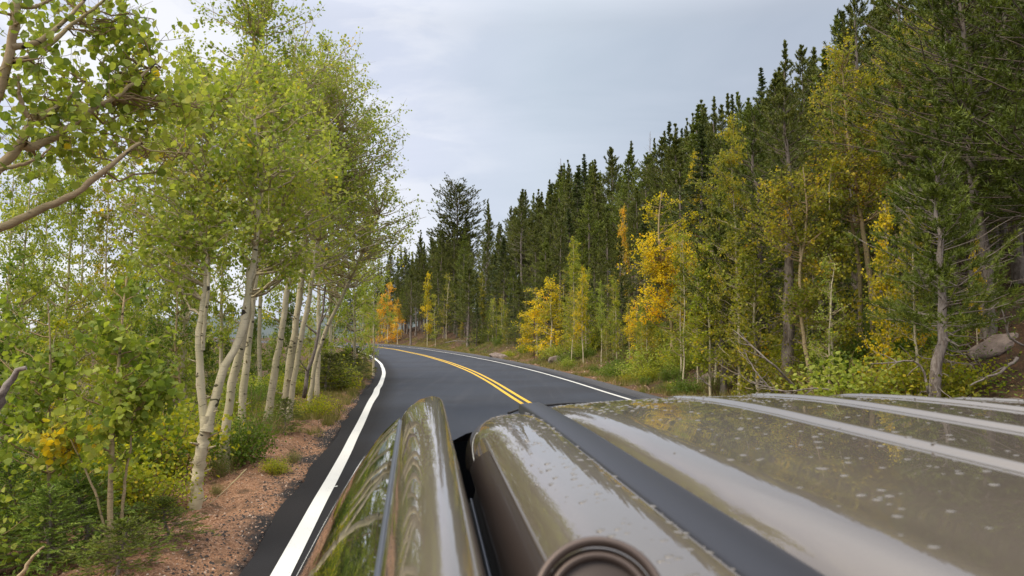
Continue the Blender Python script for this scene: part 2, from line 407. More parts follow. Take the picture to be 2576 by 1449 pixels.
rd = strip('road', offs, [-.012, -.003]+[0]*10, M['asphalt'], wob=wb)
tag(rd, 'dark grey asphalt road curving to the left', 'road', kind='structure')
aa = rd.data.attributes.new('across', 'FLOAT', 'POINT')
aa.data.foreach_set('value', np.tile(np.array(across, np.float32), len(CLN)))
# side of the slab
strip_side = None
def paint(name, c, wear=.5):
    m, t, b, o = mat(name); g = N(t, 'ShaderNodeNewGeometry'); v = g.outputs['Position']
    f = noise(t, v, 60, 5, .75); f2 = noise(t, v, 3, 3, .6)
    k = ramp(t, mth(t, 'ADD', f, mth(t, 'MULTIPLY', mth(t, 'SUBTRACT', f2, .5), .3)), [(.60, 0.0), (.68, wear)])
    setc(t, b, mixc(t, k, c, tuple(q*.35 for q in c))); b.inputs['Roughness'].default_value = .65
    bump(t, b, f, .3, .004); return m
M['white'] = paint('white_road_paint', (.64, .64, .62), .8)
M['yellow'] = paint('yellow_road_paint', (.72, .44, .02), .35)
def wl(k, ids):
    s = tt_[ids]; y = CLN[ids, 1]
    b_ = -.02*np.exp(-((y-24.3)/1.2)**2)+.09*np.exp(-((y-22.2)/1.3)**2)*0 + .008*vnoise(y, y*0, 1.7, 31)
    return b_ + (.035*np.exp(-((y-22)/2.0)**2) if k else -.02*np.exp(-((y-25)/1.5)**2))
strip('edge_line', [-3.925, -3.775], [.004, .004], M['white'], wob=wl)['kind'] = 'structure'
strip('edge_line', [2.80, 2.91], [.004, .004], M['white'], wob=lambda k, ids: .015*vnoise(ids*.5, ids*0, 3, 33))['kind'] = 'structure'
strip('centre_line', [-.17, -.06], [.004, .004], M['yellow'])['kind'] = 'structure'
strip('centre_line', [.06, .17], [.004, .004], M['yellow'])['kind'] = 'structure'
for o in COL.objects:
    if o.name.startswith('edge_line'): tag(o, 'white painted edge line on the asphalt', 'road marking')
    if o.name.startswith('centre_line'): tag(o, 'yellow painted centre line of the double yellow pair', 'road marking')
# paint spatter tick beside the left line
mb = MB(); rng = np.random.default_rng(8)
c0 = P(843, 1181, 8.9)[:2]; c0 = np.array([c0[0], c0[1]])
pts = []
for k in range(26):
    a = rng.uniform(0, 1)**1.6; cc = c0+np.array([-.13*a+.02, rng.normal()*.012]); r_ = rng.uniform(.004, .016)*(1-a*.6)
    ang = np.arange(7)*2*math.pi/7; pts = np.c_[cc[0]+np.cos(ang)*r_*rng.uniform(1, 2.2), cc[1]+np.sin(ang)*r_, np.full(7, .0045+k*.00005)]
    mb.add(pts, np.arange(7)[None], smooth=False)
tag(mb.obj('paint_spatter', M['white']), 'white paint spatter beside the near edge line', 'road marking', kind='structure')
# kerb: a low rounded asphalt berm along the right edge
M['kerb'] = None
m, t, b, o = mat('kerb_asphalt'); g = N(t, 'ShaderNodeNewGeometry')
f = noise(t, g.outputs['Position'], 25, 5, .7); setc(t, b, mixc(t, f, (.02, .021, .025), (.085, .085, .095))); b.inputs['Roughness'].default_value = .7
bump(t, b, f, .8, .03); M['kerb'] = m
kw = lambda k, ids: .02*vnoise(ids*.5, ids*0+k, 1.2, 41)
kb = strip('kerb', [EDGE_R-.02, EDGE_R+.03, EDGE_R+.09, EDGE_R+.20, EDGE_R+.27, EDGE_R+.34], [-.02, .07, .12, .12, .07, -.05], M['kerb'], wob=kw)
tag(kb, 'low black asphalt kerb along the far side of the road', 'kerb', kind='structure')

# distant hills beyond the valley on the left
mb = MB(); ang = np.linspace(R(-75), R(40), 160); 
hz = 25+60*vnoise(ang*60, ang*0, 9, 51)+25*vnoise(ang*60, ang*0, 3, 52)
rows = []
for k, (rr, hh) in enumerate([(1700, -60), (2200, .35), (2900, .8), (3600, 1.0), (4600, .2)]):
    zz = (hz*hh if hh > 0 else np.full(len(ang), -80.)); rows.append(np.c_[np.sin(ang)*rr, np.cos(ang)*rr, zz])
V = np.stack(rows, 0); a = np.arange(4)[:, None]; b_ = np.arange(159)[None]
mb.add(V.reshape(-1, 3), np.stack([a*160+b_, a*160+b_+1, (a+1)*160+b_+1, (a+1)*160+b_], -1).reshape(-1, 4))
m, t, b, o = mat('distant_forest'); g = N(t, 'ShaderNodeNewGeometry')
f = noise(t, g.outputs['Position'], .02, 6, .7); setc(t, b, mixc(t, f, (.05, .07, .07), (.10, .12, .12))); b.inputs['Roughness'].default_value = .95
tag(mb.obj('hills', m), 'distant forested hills beyond the valley', 'hills', kind='structure')
# ------------------------------------------------------------------ vegetation generators
def aspen_parts(seed, trunks, blobs, nclus, nleaf, leaf, shape=LEAF4, crad=.32, twigs=6, tsides=9, brs=4, tip=.0035, tintspread=.28, rise=.55, brk=.42, knots=True, tint0=None, drop=0.0):
    rng = np.random.default_rng(seed)
    tb, cb = MB(), MB()
    TP, TR = [], []
    for pts, r0, r1 in trunks:
        k = 22; p = resample(pts, k, rng, r0*.10); tt = np.linspace(0, 1, k)
        r = r0*(1-tt)+r1*tt; r = r*(1+.05*rng.normal(size=k)); r[0] *= 1.3; r[1] *= 1.08
        tubes(tb, p, r, tsides, 0, 0.0)
        TP.append(p); TR.append(r)
        if knots:
            for _ in range(int(k*.5)):
                i_ = rng.integers(1, k-3); a_ = rng.uniform(0, 6.28); rr = r[i_]
                d_ = np.array([math.cos(a_), math.sin(a_), .35]); c_ = p[i_]+d_*rr*.75
                L = rng.uniform(.02, .10)+rr*.5
                tubes(tb, np.stack([c_, c_+d_*L*.6, c_+d_*L]), [rr*.30, rr*.17, rr*.11], 5, 0, .5, cap=True)
    TPa = np.concatenate(TP); TRa = np.concatenate(TR)
    wts = np.array([b_[2] for b_ in blobs], float); wts /= wts.sum()
    which = rng.choice(len(blobs), nclus, p=wts)
    C = np.zeros((nclus, 3)); sh = np.zeros(nclus)
    dirs = rv(rng, nclus); rad = rng.uniform(.05, 1, nclus)**(1/2.3)
    for i_, b_ in enumerate(blobs):
        m = which == i_; C[m] = np.array(b_[0])+dirs[m]*rad[m, None]*np.array(b_[1]); sh[m] = b_[3] if len(b_) > 3 else 0
    # attach each cluster to the stem
    d = C[:, None, :]-TPa[None]; hd = np.hypot(d[..., 0], d[..., 1]); want = rise*hd
    cost = hd+np.abs(d[..., 2]-want)*1.3+(d[..., 2] < .1*hd)*1.2; ai = cost.argmin(1)
    A = TPa[ai]; D = C-A; L = np.linalg.norm(D, axis=1)
    k = 8; t = np.linspace(0, 1, k)[None, :, None]
    ctrl = A+D*.5+np.c_[np.zeros((nclus, 2)), -.10*L]+rng.normal(size=(nclus, 3))*.10*L[:, None]
    Pb = (1-t)**2*A[:, None]+2*t*(1-t)*ctrl[:, None]+t**2*C[:, None]
    wob = rng.normal(size=(nclus, k, 3))*.022*L[:, None, None]; wob[:, 0] = 0; Pb = Pb+wob
    rb0 = np.minimum(TRa[ai]*brk, .006+.011*L); Rb = rb0[:, None]*(1-np.linspace(0, 1, k)[None])**.8+tip
    tubes(tb, Pb, Rb, brs, 0, np.clip(1.15-rb0/.03, .15, 1.0))
    # twigs
    nt_ = nclus*twigs; ci = np.repeat(np.arange(nclus), twigs)
    fr = rng.uniform(.45, 1.0, nt_); fi = fr*(k-1); f0 = np.floor(fi).astype(int).clip(0, k-2); ff = (fi-f0)[:, None]
    T0 = Pb[ci, f0]*(1-ff)+Pb[ci, f0+1]*ff
    td = rv(rng, nt_)+D[ci]/np.maximum(L[ci], .05)[:, None]*.5+np.array([0, 0, .25]); td /= np.linalg.norm(td, axis=1, keepdims=True)
    tl = crad*rng.uniform(.5, 1.5, nt_)
    T2 = T0+td*tl[:, None]+np.c_[np.zeros((nt_, 2)), -.12*tl]; T1 = (T0+T2)/2+rng.normal(size=(nt_, 3))*.06*tl[:, None]
    tubes(cb, np.stack([T0, T1, T2], 1), np.tile([[tip*.8, tip*.6, tip*.35]], (nt_, 1)), 3, 1, .9)
    # leaves
    li = rng.integers(0, nt_, nleaf); u = rng.uniform(.15, 1.08, nleaf)[:, None]
    Lp = (1-u)**2*T0[li]+2*u*(1-u)*T1[li]+u*u*T2[li]+rng.normal(size=(nleaf, 3))*(leaf*.75)
    Lp[:, 2] -= leaf*.4
    cl_t = rng.normal(size=nclus)*tintspread*.55
    base = .38 if tint0 is None else tint0
    tn = np.clip(base+sh[ci[li]]+cl_t[ci[li]]+rng.normal(size=nleaf)*tintspread*.6, 0, 1)
    leaves(cb, Lp, leaf, rng, tn, 0, shape)
    return tb, cb

def conifer_parts(seed, Ht, crown0, rmax, kind='pine', nb=90, tuft=10, nbl=9, bl=.16, bw=.02, r0=.11, dead=8, sides=7, bend=0.02, taper=.8, lumpy=.25, tint0=.4, tw=1.0, brush=1.3):
    rng = np.random.default_rng(seed); tb, cb = MB(), MB()
    k = 14; zz = np.linspace(0, Ht, k); off = np.cumsum(rng.normal(size=(k, 2))*bend, axis=0)
    tp = np.c_[off, zz]; tr = r0*(1-zz/Ht)**.85+.006; tr[0] *= 1.3
    tubes(tb, tp, tr, sides, 0, 0.0)
    z = crown0+(Ht-crown0)*(np.linspace(0, 1, nb)**.97); z = z+rng.normal(size=nb)*.10*(Ht-crown0)/8; z = np.clip(z, crown0*.9, Ht-.08)
    u = (z-crown0)/(Ht-crown0); u = u.clip(0, 1)
    prof = ((1-u)**taper+.06*(1-u))*(.55+.45*np.minimum(1, u*6+.25)) if kind != 'round' else np.sqrt(np.clip(1-(u*1.0-.42)**2/.40, .03, 1))
    az = np.arange(nb)*2.399963+rng.normal(size=nb)*.5
    L = rmax*prof*(1+lumpy*rng.normal(size=nb)+.22*np.sin(z*5.1+az*1.0)).clip(.3, 1.6)+.12*(1-u)+.03
    lo = {'pine': .10, 'spruce': -.22, 'round': -.1, 'fir': .05}[kind]; hi = {'pine': .75, 'spruce': .35, 'round': .6, 'fir': .6}[kind]
    el_ = lo+(hi-lo)*u**1.3+rng.normal(size=nb)*.12
    A = np.stack([np.interp(z, zz, tp[:, 0]), np.interp(z, zz, tp[:, 1]), z], 1)
    hdir = np.stack([np.cos(az), np.sin(az), np.zeros(nb)], 1)
    E1 = A+hdir*(L*.55*np.cos(el_))[:, None]+np.c_[np.zeros((nb, 2)), L*.55*np.sin(el_)]
    upt = .16 if kind in ('pine', 'round') else .05
    E2 = A+hdir*(L*np.cos(el_))[:, None]+np.c_[np.zeros((nb, 2)), L*(np.sin(el_)+upt)]
    kk = 5; t = np.linspace(0, 1, kk)[None, :, None]
    Pb = (1-t)**2*A[:, None]+2*t*(1-t)*E1[:, None]+t*t*E2[:, None]+rng.normal(size=(nb, kk, 3))*(.02*L[:, None, None])*(np.arange(kk) > 0)[None, :, None]
    rb = (.006+.006*L)[:, None]*np.linspace(1, .25, kk)[None]*(r0/.11)**.5
    tubes(tb, Pb, rb, 3, 0, .85)
    # dead lower limbs
    if dead:
        zd = rng.uniform(max(.6, crown0*.25), crown0*1.15, dead); ad = rng.uniform(0, 6.28, dead); Ld = rng.uniform(.3, 1.0, dead)*rmax*.8
        hd_ = np.stack([np.cos(ad), np.sin(ad), rng.normal(size=dead)*.15], 1)
        A2 = np.stack([np.interp(zd, zz, tp[:, 0]), np.interp(zd, zz, tp[:, 1]), zd], 1)
        t4 = np.linspace(0, 1, 5)[None, :, None]
        Pd = A2[:, None]+hd_[:, None]*Ld[:, None, None]*t4+np.array([0, 0, 1.])*(-.12*Ld[:, None, None]*t4*(1-t4)*4)+rng.normal(size=(dead, 5, 3))*.02*(t4 > 0)
        tubes(tb, Pd, (.011*(r0/.11)**.5)*np.linspace(1, .3, 5)[None].repeat(dead, 0), 3, 0, .2)
        # side twigs on dead limbs
        m_ = dead*3; di = np.repeat(np.arange(dead), 3); fi = rng.integers(1, 4, m_); s_ = Pd[di, fi]
        dv = rv(rng, m_)+hd_[di]; dv /= np.linalg.norm(dv, axis=1, keepdims=True); l_ = Ld[di]*rng.uniform(.15, .45, m_)
        tubes(tb, np.stack([s_, s_+dv*l_[:, None]*.5, s_+dv*l_[:, None]+rng.normal(size=(m_, 3))*.02], 1), np.tile([[.005, .004, .002]], (m_, 1)), 3, 0, .3)
    if tuft:
        keep = np.where(rng.uniform(size=nb) > (.14 if kind == 'pine' else .05))[0]
        bi = np.repeat(keep, tuft); n = len(bi)
        f = rng.uniform(.15 if kind != 'pine' else .28, 1.0, n); fi = f*(kk-1); f0 = np.floor(fi).astype(int).clip(0, kk-2); ff = (fi-f0)[:, None]
        T = Pb[bi, f0]*(1-ff)+Pb[bi, f0+1]*ff
        bd = Pb[bi, -1]-Pb[bi, 0]; bd /= np.linalg.norm(bd, axis=1, keepdims=True)
        sd = np.cross(bd, [0, 0, 1.0]); sd /= np.linalg.norm(sd, axis=1, keepdims=True)+1e-6
        sl_ = L[bi]*(1.05-f)*rng.uniform(-.62, .62, n)
        if kind == 'round': sl_ = L[bi]*.55*rng.uniform(-1, 1, n)
        T = T+sd*sl_[:, None]+np.c_[np.zeros((n, 2)), np.abs(sl_)*(.10 if kind in ('pine', 'round') else -.18)]+rng.normal(size=(n, 3))*.05*(.25+.75*(1-u[bi])[:, None])
        # secondary twigs carrying the tufts
        S0 = Pb[bi, f0]; tubes(cb, np.stack([S0, (S0+T)/2, T], 1)[::2], np.tile([[.006*tw, .005*tw, .003*tw]], (n, 1))[::2], 3, 1, .6)
        td = bd*.8+sd*np.sign(sl_)[:, None]*.5+np.array([0, 0, .45 if kind in ('pine', 'round') else .0]); td /= np.linalg.norm(td, axis=1, keepdims=True)
        m = n*nbl; ti = np.repeat(np.arange(n), nbl)
        sp = 1.0 if kind in ('pine', 'round') else .7
        D = td[ti]+rv(rng, m)*sp; D /= np.linalg.norm(D, axis=1, keepdims=True)
        Cc = T[ti]+td[ti]*(rng.uniform(-brush, brush*.6, m)*bl)[:, None]
        tt2 = np.clip(tint0+rng.normal(size=n)[ti]*.17+rng.normal(size=m)*.12+.12*(f[ti]-.6), 0, 1)
        gs = (.32+.68*(1-u[bi])**.6)[ti]
        blades(cb, T[ti]+(Cc-T[ti])*gs[:, None], D, gs*bl*rng.uniform(.6, 1.1, m), bw*rng.uniform(.7, 1.2, m), rng, tt2, 0)
        # leader
        m = 40; blades(cb, tp[-1]+rng.normal(size=(m, 3))*.012-np.c_[np.zeros((m, 2)), rng.uniform(0, .4, m)], (lambda v: v/np.linalg.norm(v, axis=1, keepdims=True))(rv(rng, m)*.7+np.array([0, 0, 1.])), bl*.45, bw*.8, rng, tint0+.1, 0)
    return tb, cb

class Proto:
    """a tree kind: meshes for trunk and crown, placed as Empty > trunk, crown"""
    def __init__(s, name, cat, tb, cb, bark, leafm, ht):
        s.name, s.cat, s.ht = name, cat, ht
        s.tm = tb.mesh(name+'_trunk', [bark]); s.cm = cb.mesh(name+'_crown', [leafm, bark]) if cb is not None and cb.n else None
        s.bark, s.leaf = bark, leafm
    def place(s, x, y, ht, rz, label, group=None, leafm=None, sink=.06, wide=1.0, z=None, lean=(0, 0), bark=None):
        e = empty(s.name, (x, y, (H(x, y) if z is None else z)-sink), rz)
        e.rotation_euler = (lean[0], lean[1], rz)
        k = ht/s.ht; e.scale = (k*wide, k*wide, k)
        for nm, me in (('trunk', s.tm), ('crown', s.cm)):
            if me is None: continue
            o = bpy.data.objects.new(nm, me); COL.objects.link(o); o.parent = e
            lm = leafm if nm == 'crown' else None
            if lm is not None: o.material_slots[0].link = 'OBJECT'; o.material_slots[0].material = lm
            if bark is not None:
                i_ = 0 if nm == 'trunk' else 1
                o.material_slots[i_].link = 'OBJECT'; o.material_slots[i_].material = bark
        tag(e, label, s.cat, group); return e

def bush_parts(seed, Ht, Rr, stems, nleaf, leaf, shape=LEAF6, tint0=.4, spread=.25):
    rng = np.random.default_rng(seed); tb, cb = MB(), MB()
    a = rng.uniform(0, 6.28, stems); rr = Rr*np.sqrt(rng.uniform(.02, 1, stems)); hh = Ht*(1-.45*(rr/Rr)**2)*rng.uniform(.55, 1.08, stems)
    B = np.stack([np.cos(a)*rr*.35, np.sin(a)*rr*.35, np.zeros(stems)-.03], 1); T = np.stack([np.cos(a)*rr, np.sin(a)*rr, hh], 1)
    k = 5; t = np.linspace(0, 1, k)[None, :, None]
    Cc = (B+T)/2+np.c_[np.cos(a)*rr*-.12, np.sin(a)*rr*-.12, hh*.12]
    Pb = (1-t)**2*B[:, None]+2*t*(1-t)*Cc[:, None]+t*t*T[:, None]+rng.normal(size=(stems, k, 3))*.02*Ht
    tubes(tb, Pb, np.linspace(.008, .0025, k)[None].repeat(stems, 0)*(.6+Ht*.5), 4, 0, .75)
    li = rng.integers(0, stems, nleaf); f = rng.uniform(.15, 1.03, nleaf)**.8*(k-1); f0 = np.floor(f).astype(int).clip(0, k-2); ff = (f-f0)[:, None]
    Lp = Pb[li, f0]*(1-ff)+Pb[li, f0+1]*ff+rng.normal(size=(nleaf, 3))*(.05+.10*Rr)*np.array([1, 1, .8]); Lp[:, 2] = np.abs(Lp[:, 2])+.01
    tn = np.clip(tint0+rng.normal(size=stems)[li]*spread*.6+rng.normal(size=nleaf)*spread*.6, 0, 1)
    leaves(cb, Lp, leaf, rng, tn, 0, shape, up=1.0)
    return tb, cb

def lcl(base, pts): return [np.asarray(p)-np.asarray(base) for p in pts]
# ------------------------------------------------------------------ hero aspens of the left roadside
def hero(name, label, group, stems, blobs, nclus, nleaf, leaf, leafm, seed, shape=LEAF6, bark='bark', **kw):
    """stems: list of (list of (X, Y, depth), base radius, top radius) read off the photo and set at real distances"""
    base = P(*stems[0][0][0]); base[2] = H(base[0], base[1])-.05
    tr = []
    for pts, r0, r1 in stems:
        w_ = [P(*p) for p in pts]
        tr.append((np.array(w_)-base, r0, r1))
    tr[0][0][0][2] = 0.0
    bl = [(P(X, Y, d)-base, (rx, ry, rz), wgt, sh) for X, Y, d, rx, ry, rz, wgt, sh in blobs]
    tb, cb = aspen_parts(seed, tr, bl, nclus, nleaf, leaf, shape, **kw)
    e = empty(name, base); tag(e, label, 'tree', group)
    tb.obj('trunk', [M[bark]], e); cb.obj('crown', [leafm, M[bark]], e)
    return e
G_L = 'aspens standing along the left verge'
def ground_depth(X, Y):
    """depth at which the view ray through a photo point meets the ground"""
    r = ray(X, Y); d = np.arange(3, 90, .1); p = np.array([0, 0, CAMZ])+r[None]*d[:, None]
    hit = np.where(p[:, 2] <= Hxy(p[:, :2]))[0]
    return float(d[hit[0]]) if len(hit) else 60.0
d1 = ground_depth(490, 1275)
hero('aspen_tree', 'forked pale aspen nearest the road edge, trunk splitting low into two curved stems', G_L,
     [([(490, 1275, d1), (500, 1180, d1), (515, 1080, d1), (520, 1045, d1)], .066, .058),
      ([(519, 1085, d1), (505, 1000, d1), (503, 930, d1), (500, 830, d1), (515, 740, d1+.1), (524, 640, d1+.2), (528, 520, d1+.3), (530, 400, d1+.4), (540, 260, d1+.4)], .046, .014),
      ([(519, 1085, d1), (540, 1000, d1+.05), (566, 915, d1+.1), (600, 870, d1+.2), (618, 780, d1+.3), (632, 690, d1+.35), (646, 600, d1+.4), (652, 520, d1+.5), (655, 420, d1+.6), (640, 300, d1+.6)], .052, .015),
      ([(508, 880, d1), (516, 800, d1-.05), (525, 720, d1-.1), (520, 640, d1), (500, 560, d1)], .022, .01)],
     [(530, 420, d1+.6, 1.25, 1.3, 1.4, 1, 0), (450, 300, d1+.6, .8, .9, .6, .6, .08), (640, 330, d1+.6, .9, 1.0, 1.0, .8, .05), (420, 500, d1+.3, .8, .8, .7, .5, .1), (470, 620, d1, .55, .6, .45, .25, -.05), (590, 560, d1+.2, .5, .6, .35, .2, 0)],
     160, 8800, .048, M['leaf_green'], 101)
d2 = d1+1.9
hero('aspen_tree', 'thick white aspen leaning right close behind the forked nearest one', G_L,
     [([(562, 1110, d2), (572, 1020, d2), (590, 930, d2), (612, 850, d2), (628, 740, d2), (642, 640, d2), (662, 500, d2), (690, 380, d2), (690, 250, d2)], .066, .018),
      ([(644, 640, d2), (670, 560, d2), (720, 500, d2), (790, 440, d2)], .03, .012)],
     [(690, 330, d2+.4, 1.2, 1.2, 1.4, 1, 0), (750, 460, d2, .8, 1.0, .6, .5, .05), (620, 250, d2, .8, .9, .7, .5, 0), (760, 640, d2, .5, .6, .35, .2, .05)],
     130, 7800, .048, M['leaf_green'], 102)
d3 = d1+4.0
hero('aspen_tree', 'straight white aspen behind the forked one, between it and the clump of four', G_L,
     [([(605, 1060, d3), (612, 980, d3), (622, 900, d3), (630, 790, d3), (645, 690, d3), (655, 560, d3), (660, 400, d3), (650, 250, d3), (640, 90, d3)], .064, .018)],
     [(645, 120, d3, .95, 1.0, 1.6, 1, -.02), (700, 260, d3, 1.1, 1.2, 1.2, .9, -.0), (630, 20, d3, .7, .8, 1.0, .4, -.0), (690, 500, d3, .9, .9, .6, .4, 0)],
     130, 7200, .048, M['leaf_green'], 103)
specs = [
 ('left trunk of the clump of four white aspens', [(672, 1035), (690, 940), (706, 850), (722, 740), (735, 640), (742, 530), (748, 400), (740, 240)], .076, d1+6.5, [(740, 230, 1.3, 1.5, 1.5), (800, 330, 1.2, 1.2, 1.2), (740, 420, 1.3, 1.2, 1.0)]),
 ('second trunk of the white aspen clump, scarred with black marks low down', [(712, 1005), (728, 920), (742, 840), (755, 740), (764, 640), (772, 540), (790, 420), (800, 280)], .088, d1+7.2, [(800, 220, 1.2, 1.3, 1.5), (860, 330, 1.4, 1.2, 1.1), (800, 480, 1.4, 1.2, .8)]),
 ('third trunk of the white aspen clump, slightly thinner', [(726, 1010), (742, 930), (760, 840), (778, 750), (795, 640), (810, 520), (840, 420), (860, 330)], .064, d1+6.9, [(870, 300, 1.1, 1.3, 1.3), (890, 420, 1.0, 1.2, 1.0), (860, 560, 1.2, 1.2, .7)]),
 ('rightmost white aspen of the clump leaning out over the road', [(776, 990), (790, 920), (812, 850), (838, 790), (868, 730), (900, 660), (930, 590), (955, 540)], .056, d1+8.4, [(930, 540, 1.3, 1.3, .8), (870, 620, 1.3, 1.4, .7), (960, 580, .9, 1.0, .6), (880, 470, 1.0, 1.2, .8), (800, 640, .9, 1.0, .6)])]
for i_, (lab, tr, r0, dd, bl) in enumerate(specs):
    hero('aspen_tree', lab, G_L, [([(X, Y, dd) for X, Y in tr], r0, .02)],
         [(X, Y, dd+.4, a_*1.12, b_*1.2, c_*1.12, a_*c_, .12 if i_ == 3 and Y > 560 else .0) for X, Y, a_, b_, c_ in bl], 135, 6000, .050, M['leaf_green'], 110+i_, shape=LEAF4, crad=.36)
# the near tree whose limbs reach in at the top left corner
e0 = P(-160, 1500, 3.6); e0[2] = H(e0[0], e0[1])-.05; dn = 4.0
nb0 = P(-110, 700, dn)
def PL(pts, d0, d1_): return [P(X, Y, d0+(d1_-d0)*i_/(len(pts)-1)) for i_, (X, Y) in enumerate(pts)]
stems = [([e0, P(-150, 1100, 3.7), P(-120, 800, 3.9), P(-110, 600, dn), P(-80, 520, dn)], .085, .06)]
for pts, r0, r1, a_, b_ in [
    ([(-110, 610), (-40, 592), (20, 565), (100, 528), (190, 490), (265, 425), (325, 376), (352, 360)], .027, .011, dn, 4.35),
    ([(-90, 520), (-30, 455), (0, 420), (30, 389), (58, 350), (79, 304), (90, 291)], .034, .020, dn, 4.1),
    ([(88, 293), (103, 295), (140, 272), (167, 250), (215, 205)], .020, .006, 4.1, 4.3),
    ([(85, 296), (70, 292), (57, 268), (49, 234), (46, 190)], .016, .006, 4.1, 4.0),
    ([(56, 360), (75, 373), (115, 358), (165, 328), (205, 298), (240, 272), (290, 245), (322, 220), (350, 196), (390, 160)], .024, .006, 4.05, 4.6),
    ([(0, 428), (20, 422), (70, 410), (110, 388), (130, 366)], .013, .004, dn, 4.1),
    ([(-80, 520), (-60, 330), (-10, 250), (5, 212), (18, 165), (28, 120), (36, 60), (46, 0), (50, -80)], .034, .020, dn, 4.0),
    ([(28, 118), (60, 117), (100, 104), (130, 82), (160, 55), (190, 25), (215, -5), (240, -60)], .018, .006, 4.0, 4.3),
    ([(30, 152), (60, 150), (100, 132), (140, 100), (180, 60), (240, 20), (290, -30)], .017, .006, 4.0, 4.5),
    ([(44, 10), (60, 18), (90, 18), (112, 6), (150, -12)], .014, .005, 4.0, 4.1),
    ([(356, 362), (345, 362), (375, 378), (420, 382), (450, 384)], .006, .003, 4.35, 4.5),
    ]:
    stems.append((PL(pts, a_, b_), r0, r1))
tr = [(np.array(p)-e0, a_, b_) for p, a_, b_ in stems]
bl = [(P(X, Y, d)-e0, (rx, .5, rz), wgt, sh) for X, Y, d, rx, rz, wgt, sh in [
    (120, 210, 4.3, .30, .16, .8, -.10), (250, 130, 4.5, .26, .20, 1.0, -.12), (330, 70, 4.7, .22, .12, .5, -.05), (60, 330, 4.2, .20, .12, .5, -.1), (150, 330, 4.3, .24, .10, .6, .0),
    (310, 230, 4.8, .42, .28, 1.2, .02), (420, 330, 5.0, .36, .24, .9, .08), (40, 60, 4.1, .14, .16, .3, -.1), (180, 10, 4.3, .24, .05, .3, 0), (420, 210, 5.0, .32, .22, .9, .10)]]
tb, cb = aspen_parts(131, tr, bl, 115, 2300, .049, LEAF6, crad=.24, twigs=4, tsides=10, brs=5, tip=.0028, rise=.3, brk=.28, knots=False, drop=0)
e = empty('aspen_tree', e0); tag(e, 'nearest aspen, only its bare tan limbs and large leaves reaching in at the top left', 'tree', G_L)
tb.obj('trunk', [M['bark_warm']], e); cb.obj('crown', [M['leaf_green'], M['bark_warm']], e)
# small multi-stemmed young aspen, lower left
dy_ = ground_depth(290, 1415)
hero('aspen_tree', 'small young aspen with three thin tan stems rising from one root, lower left', 'young aspens with big round leaves at the lower left',
     [([(290, 1412, dy_), (276, 1330, dy_), (278, 1200, dy_), (283, 1080, dy_), (293, 980, dy_+.1), (303, 880, dy_+.2), (308, 790, dy_+.2), (318, 700, dy_+.3)], .028, .006),
      ([(300, 1405, dy_+.1), (303, 1330, dy_+.1), (312, 1250, dy_+.1), (318, 1180, dy_+.1), (330, 1120, dy_+.1), (332, 1040, dy_+.1)], .018, .005),
      ([(282, 1412, dy_), (262, 1320, dy_), (240, 1240, dy_), (200, 1150, dy_), (170, 1090, dy_)], .014, .005)],
     [(330, 930, dy_+.2, .34, .34, .22, .8, -.22), (300, 1010, dy_+.1, .35, .3, .22, .7, -.05), (400, 960, dy_+.2, .22, .3, .16, .5, -.15), (250, 1120, dy_, .45, .3, .22, .5, .0), (180, 1010, dy_-.1, .4, .3, .25, .8, -.05), (330, 800, dy_+.3, .4, .4, .3, .7, -.2)],
     60, 1350, .058, M['leaf_green'], 141, bark='bark_warm', crad=.14, twigs=4, tip=.002, knots=False, tsides=8)
dz_ = dy_+.2
hero('aspen_tree', 'young aspen with a cluster of golden yellow leaves on its lower branches', 'young aspens with big round leaves at the lower left',
     [([(130, 1400, dz_), (125, 1250, dz_), (120, 1120, dz_), (122, 1000, dz_), (128, 900, dz_), (120, 760, dz_)], .022, .005)],
     [(190, 1080, dz_-.3, .26, .2, .10, .5, .55), (120, 1090, dz_-.3, .2, .2, .12, .25, .5), (90, 1000, dz_, .55, .4, .35, 1, -.15), (60, 860, dz_+.2, .55, .4, .35, .9, -.2), (60, 1180, dz_, .5, .4, .3, .6, -.02)],
     50, 1300, .056, M['leaf_green'], 142, bark='bark_warm', crad=.14, twigs=4, tip=.002, knots=False, tsides=8, tintspread=.2)

# ------------------------------------------------------------------ aspen kinds for the rest
def std_aspen(seed, Ht, spread, crown0, nclus, nleaf, leaf, tint0=None, crad=.30, r0=.055, lean=.3, shape=LEAF4, taper=1.0):
    rng = np.random.default_rng(seed)
    k = 7; z = np.linspace(0, Ht*.96, k); off = np.cumsum(rng.normal(size=(k, 2))*.06*lean*Ht/4, axis=0)
    tr = [(np.c_[off, z], r0, .008)]
    bl = []
    for i_, u in enumerate(np.linspace(0, 1, 6)):
        zc = crown0+(Ht-crown0)*u; rr = spread*(1-.72*u**1.4)*taper*(.65 if i_ == 0 else 1)
        bl.append(((np.interp(zc, z, off[:, 0])+rng.normal()*.12*spread, np.interp(zc, z, off[:, 1])+rng.normal()*.12*spread, zc), (rr, rr, (Ht-crown0)/6), rr+.2, rng.normal()*.08))
    return aspen_parts(seed, tr, bl, nclus, nleaf, leaf, shape, crad=crad, twigs=5, tsides=7, brs=3, tint0=tint0, knots=False, tip=.003)
PA = []
for i_, (ht, sp, c0, ncl, nl, lf) in enumerate([(6.5, 1.15, 1.6, 100, 7500, .055), (6.5, 1.0, 2.2, 90, 6500, .055), (6.5, 1.3, 1.1, 110, 8000, .055), (6.5, .85, 2.6, 80, 5500, .055)]):
    tb, cb = std_aspen(200+i_, ht, sp, c0, ncl, nl, lf); PA.append(Proto('aspen_tree', 'tree', tb, cb, M['bark'], M['leaf_green'], ht))
PAy = []   # smaller bushy young aspens
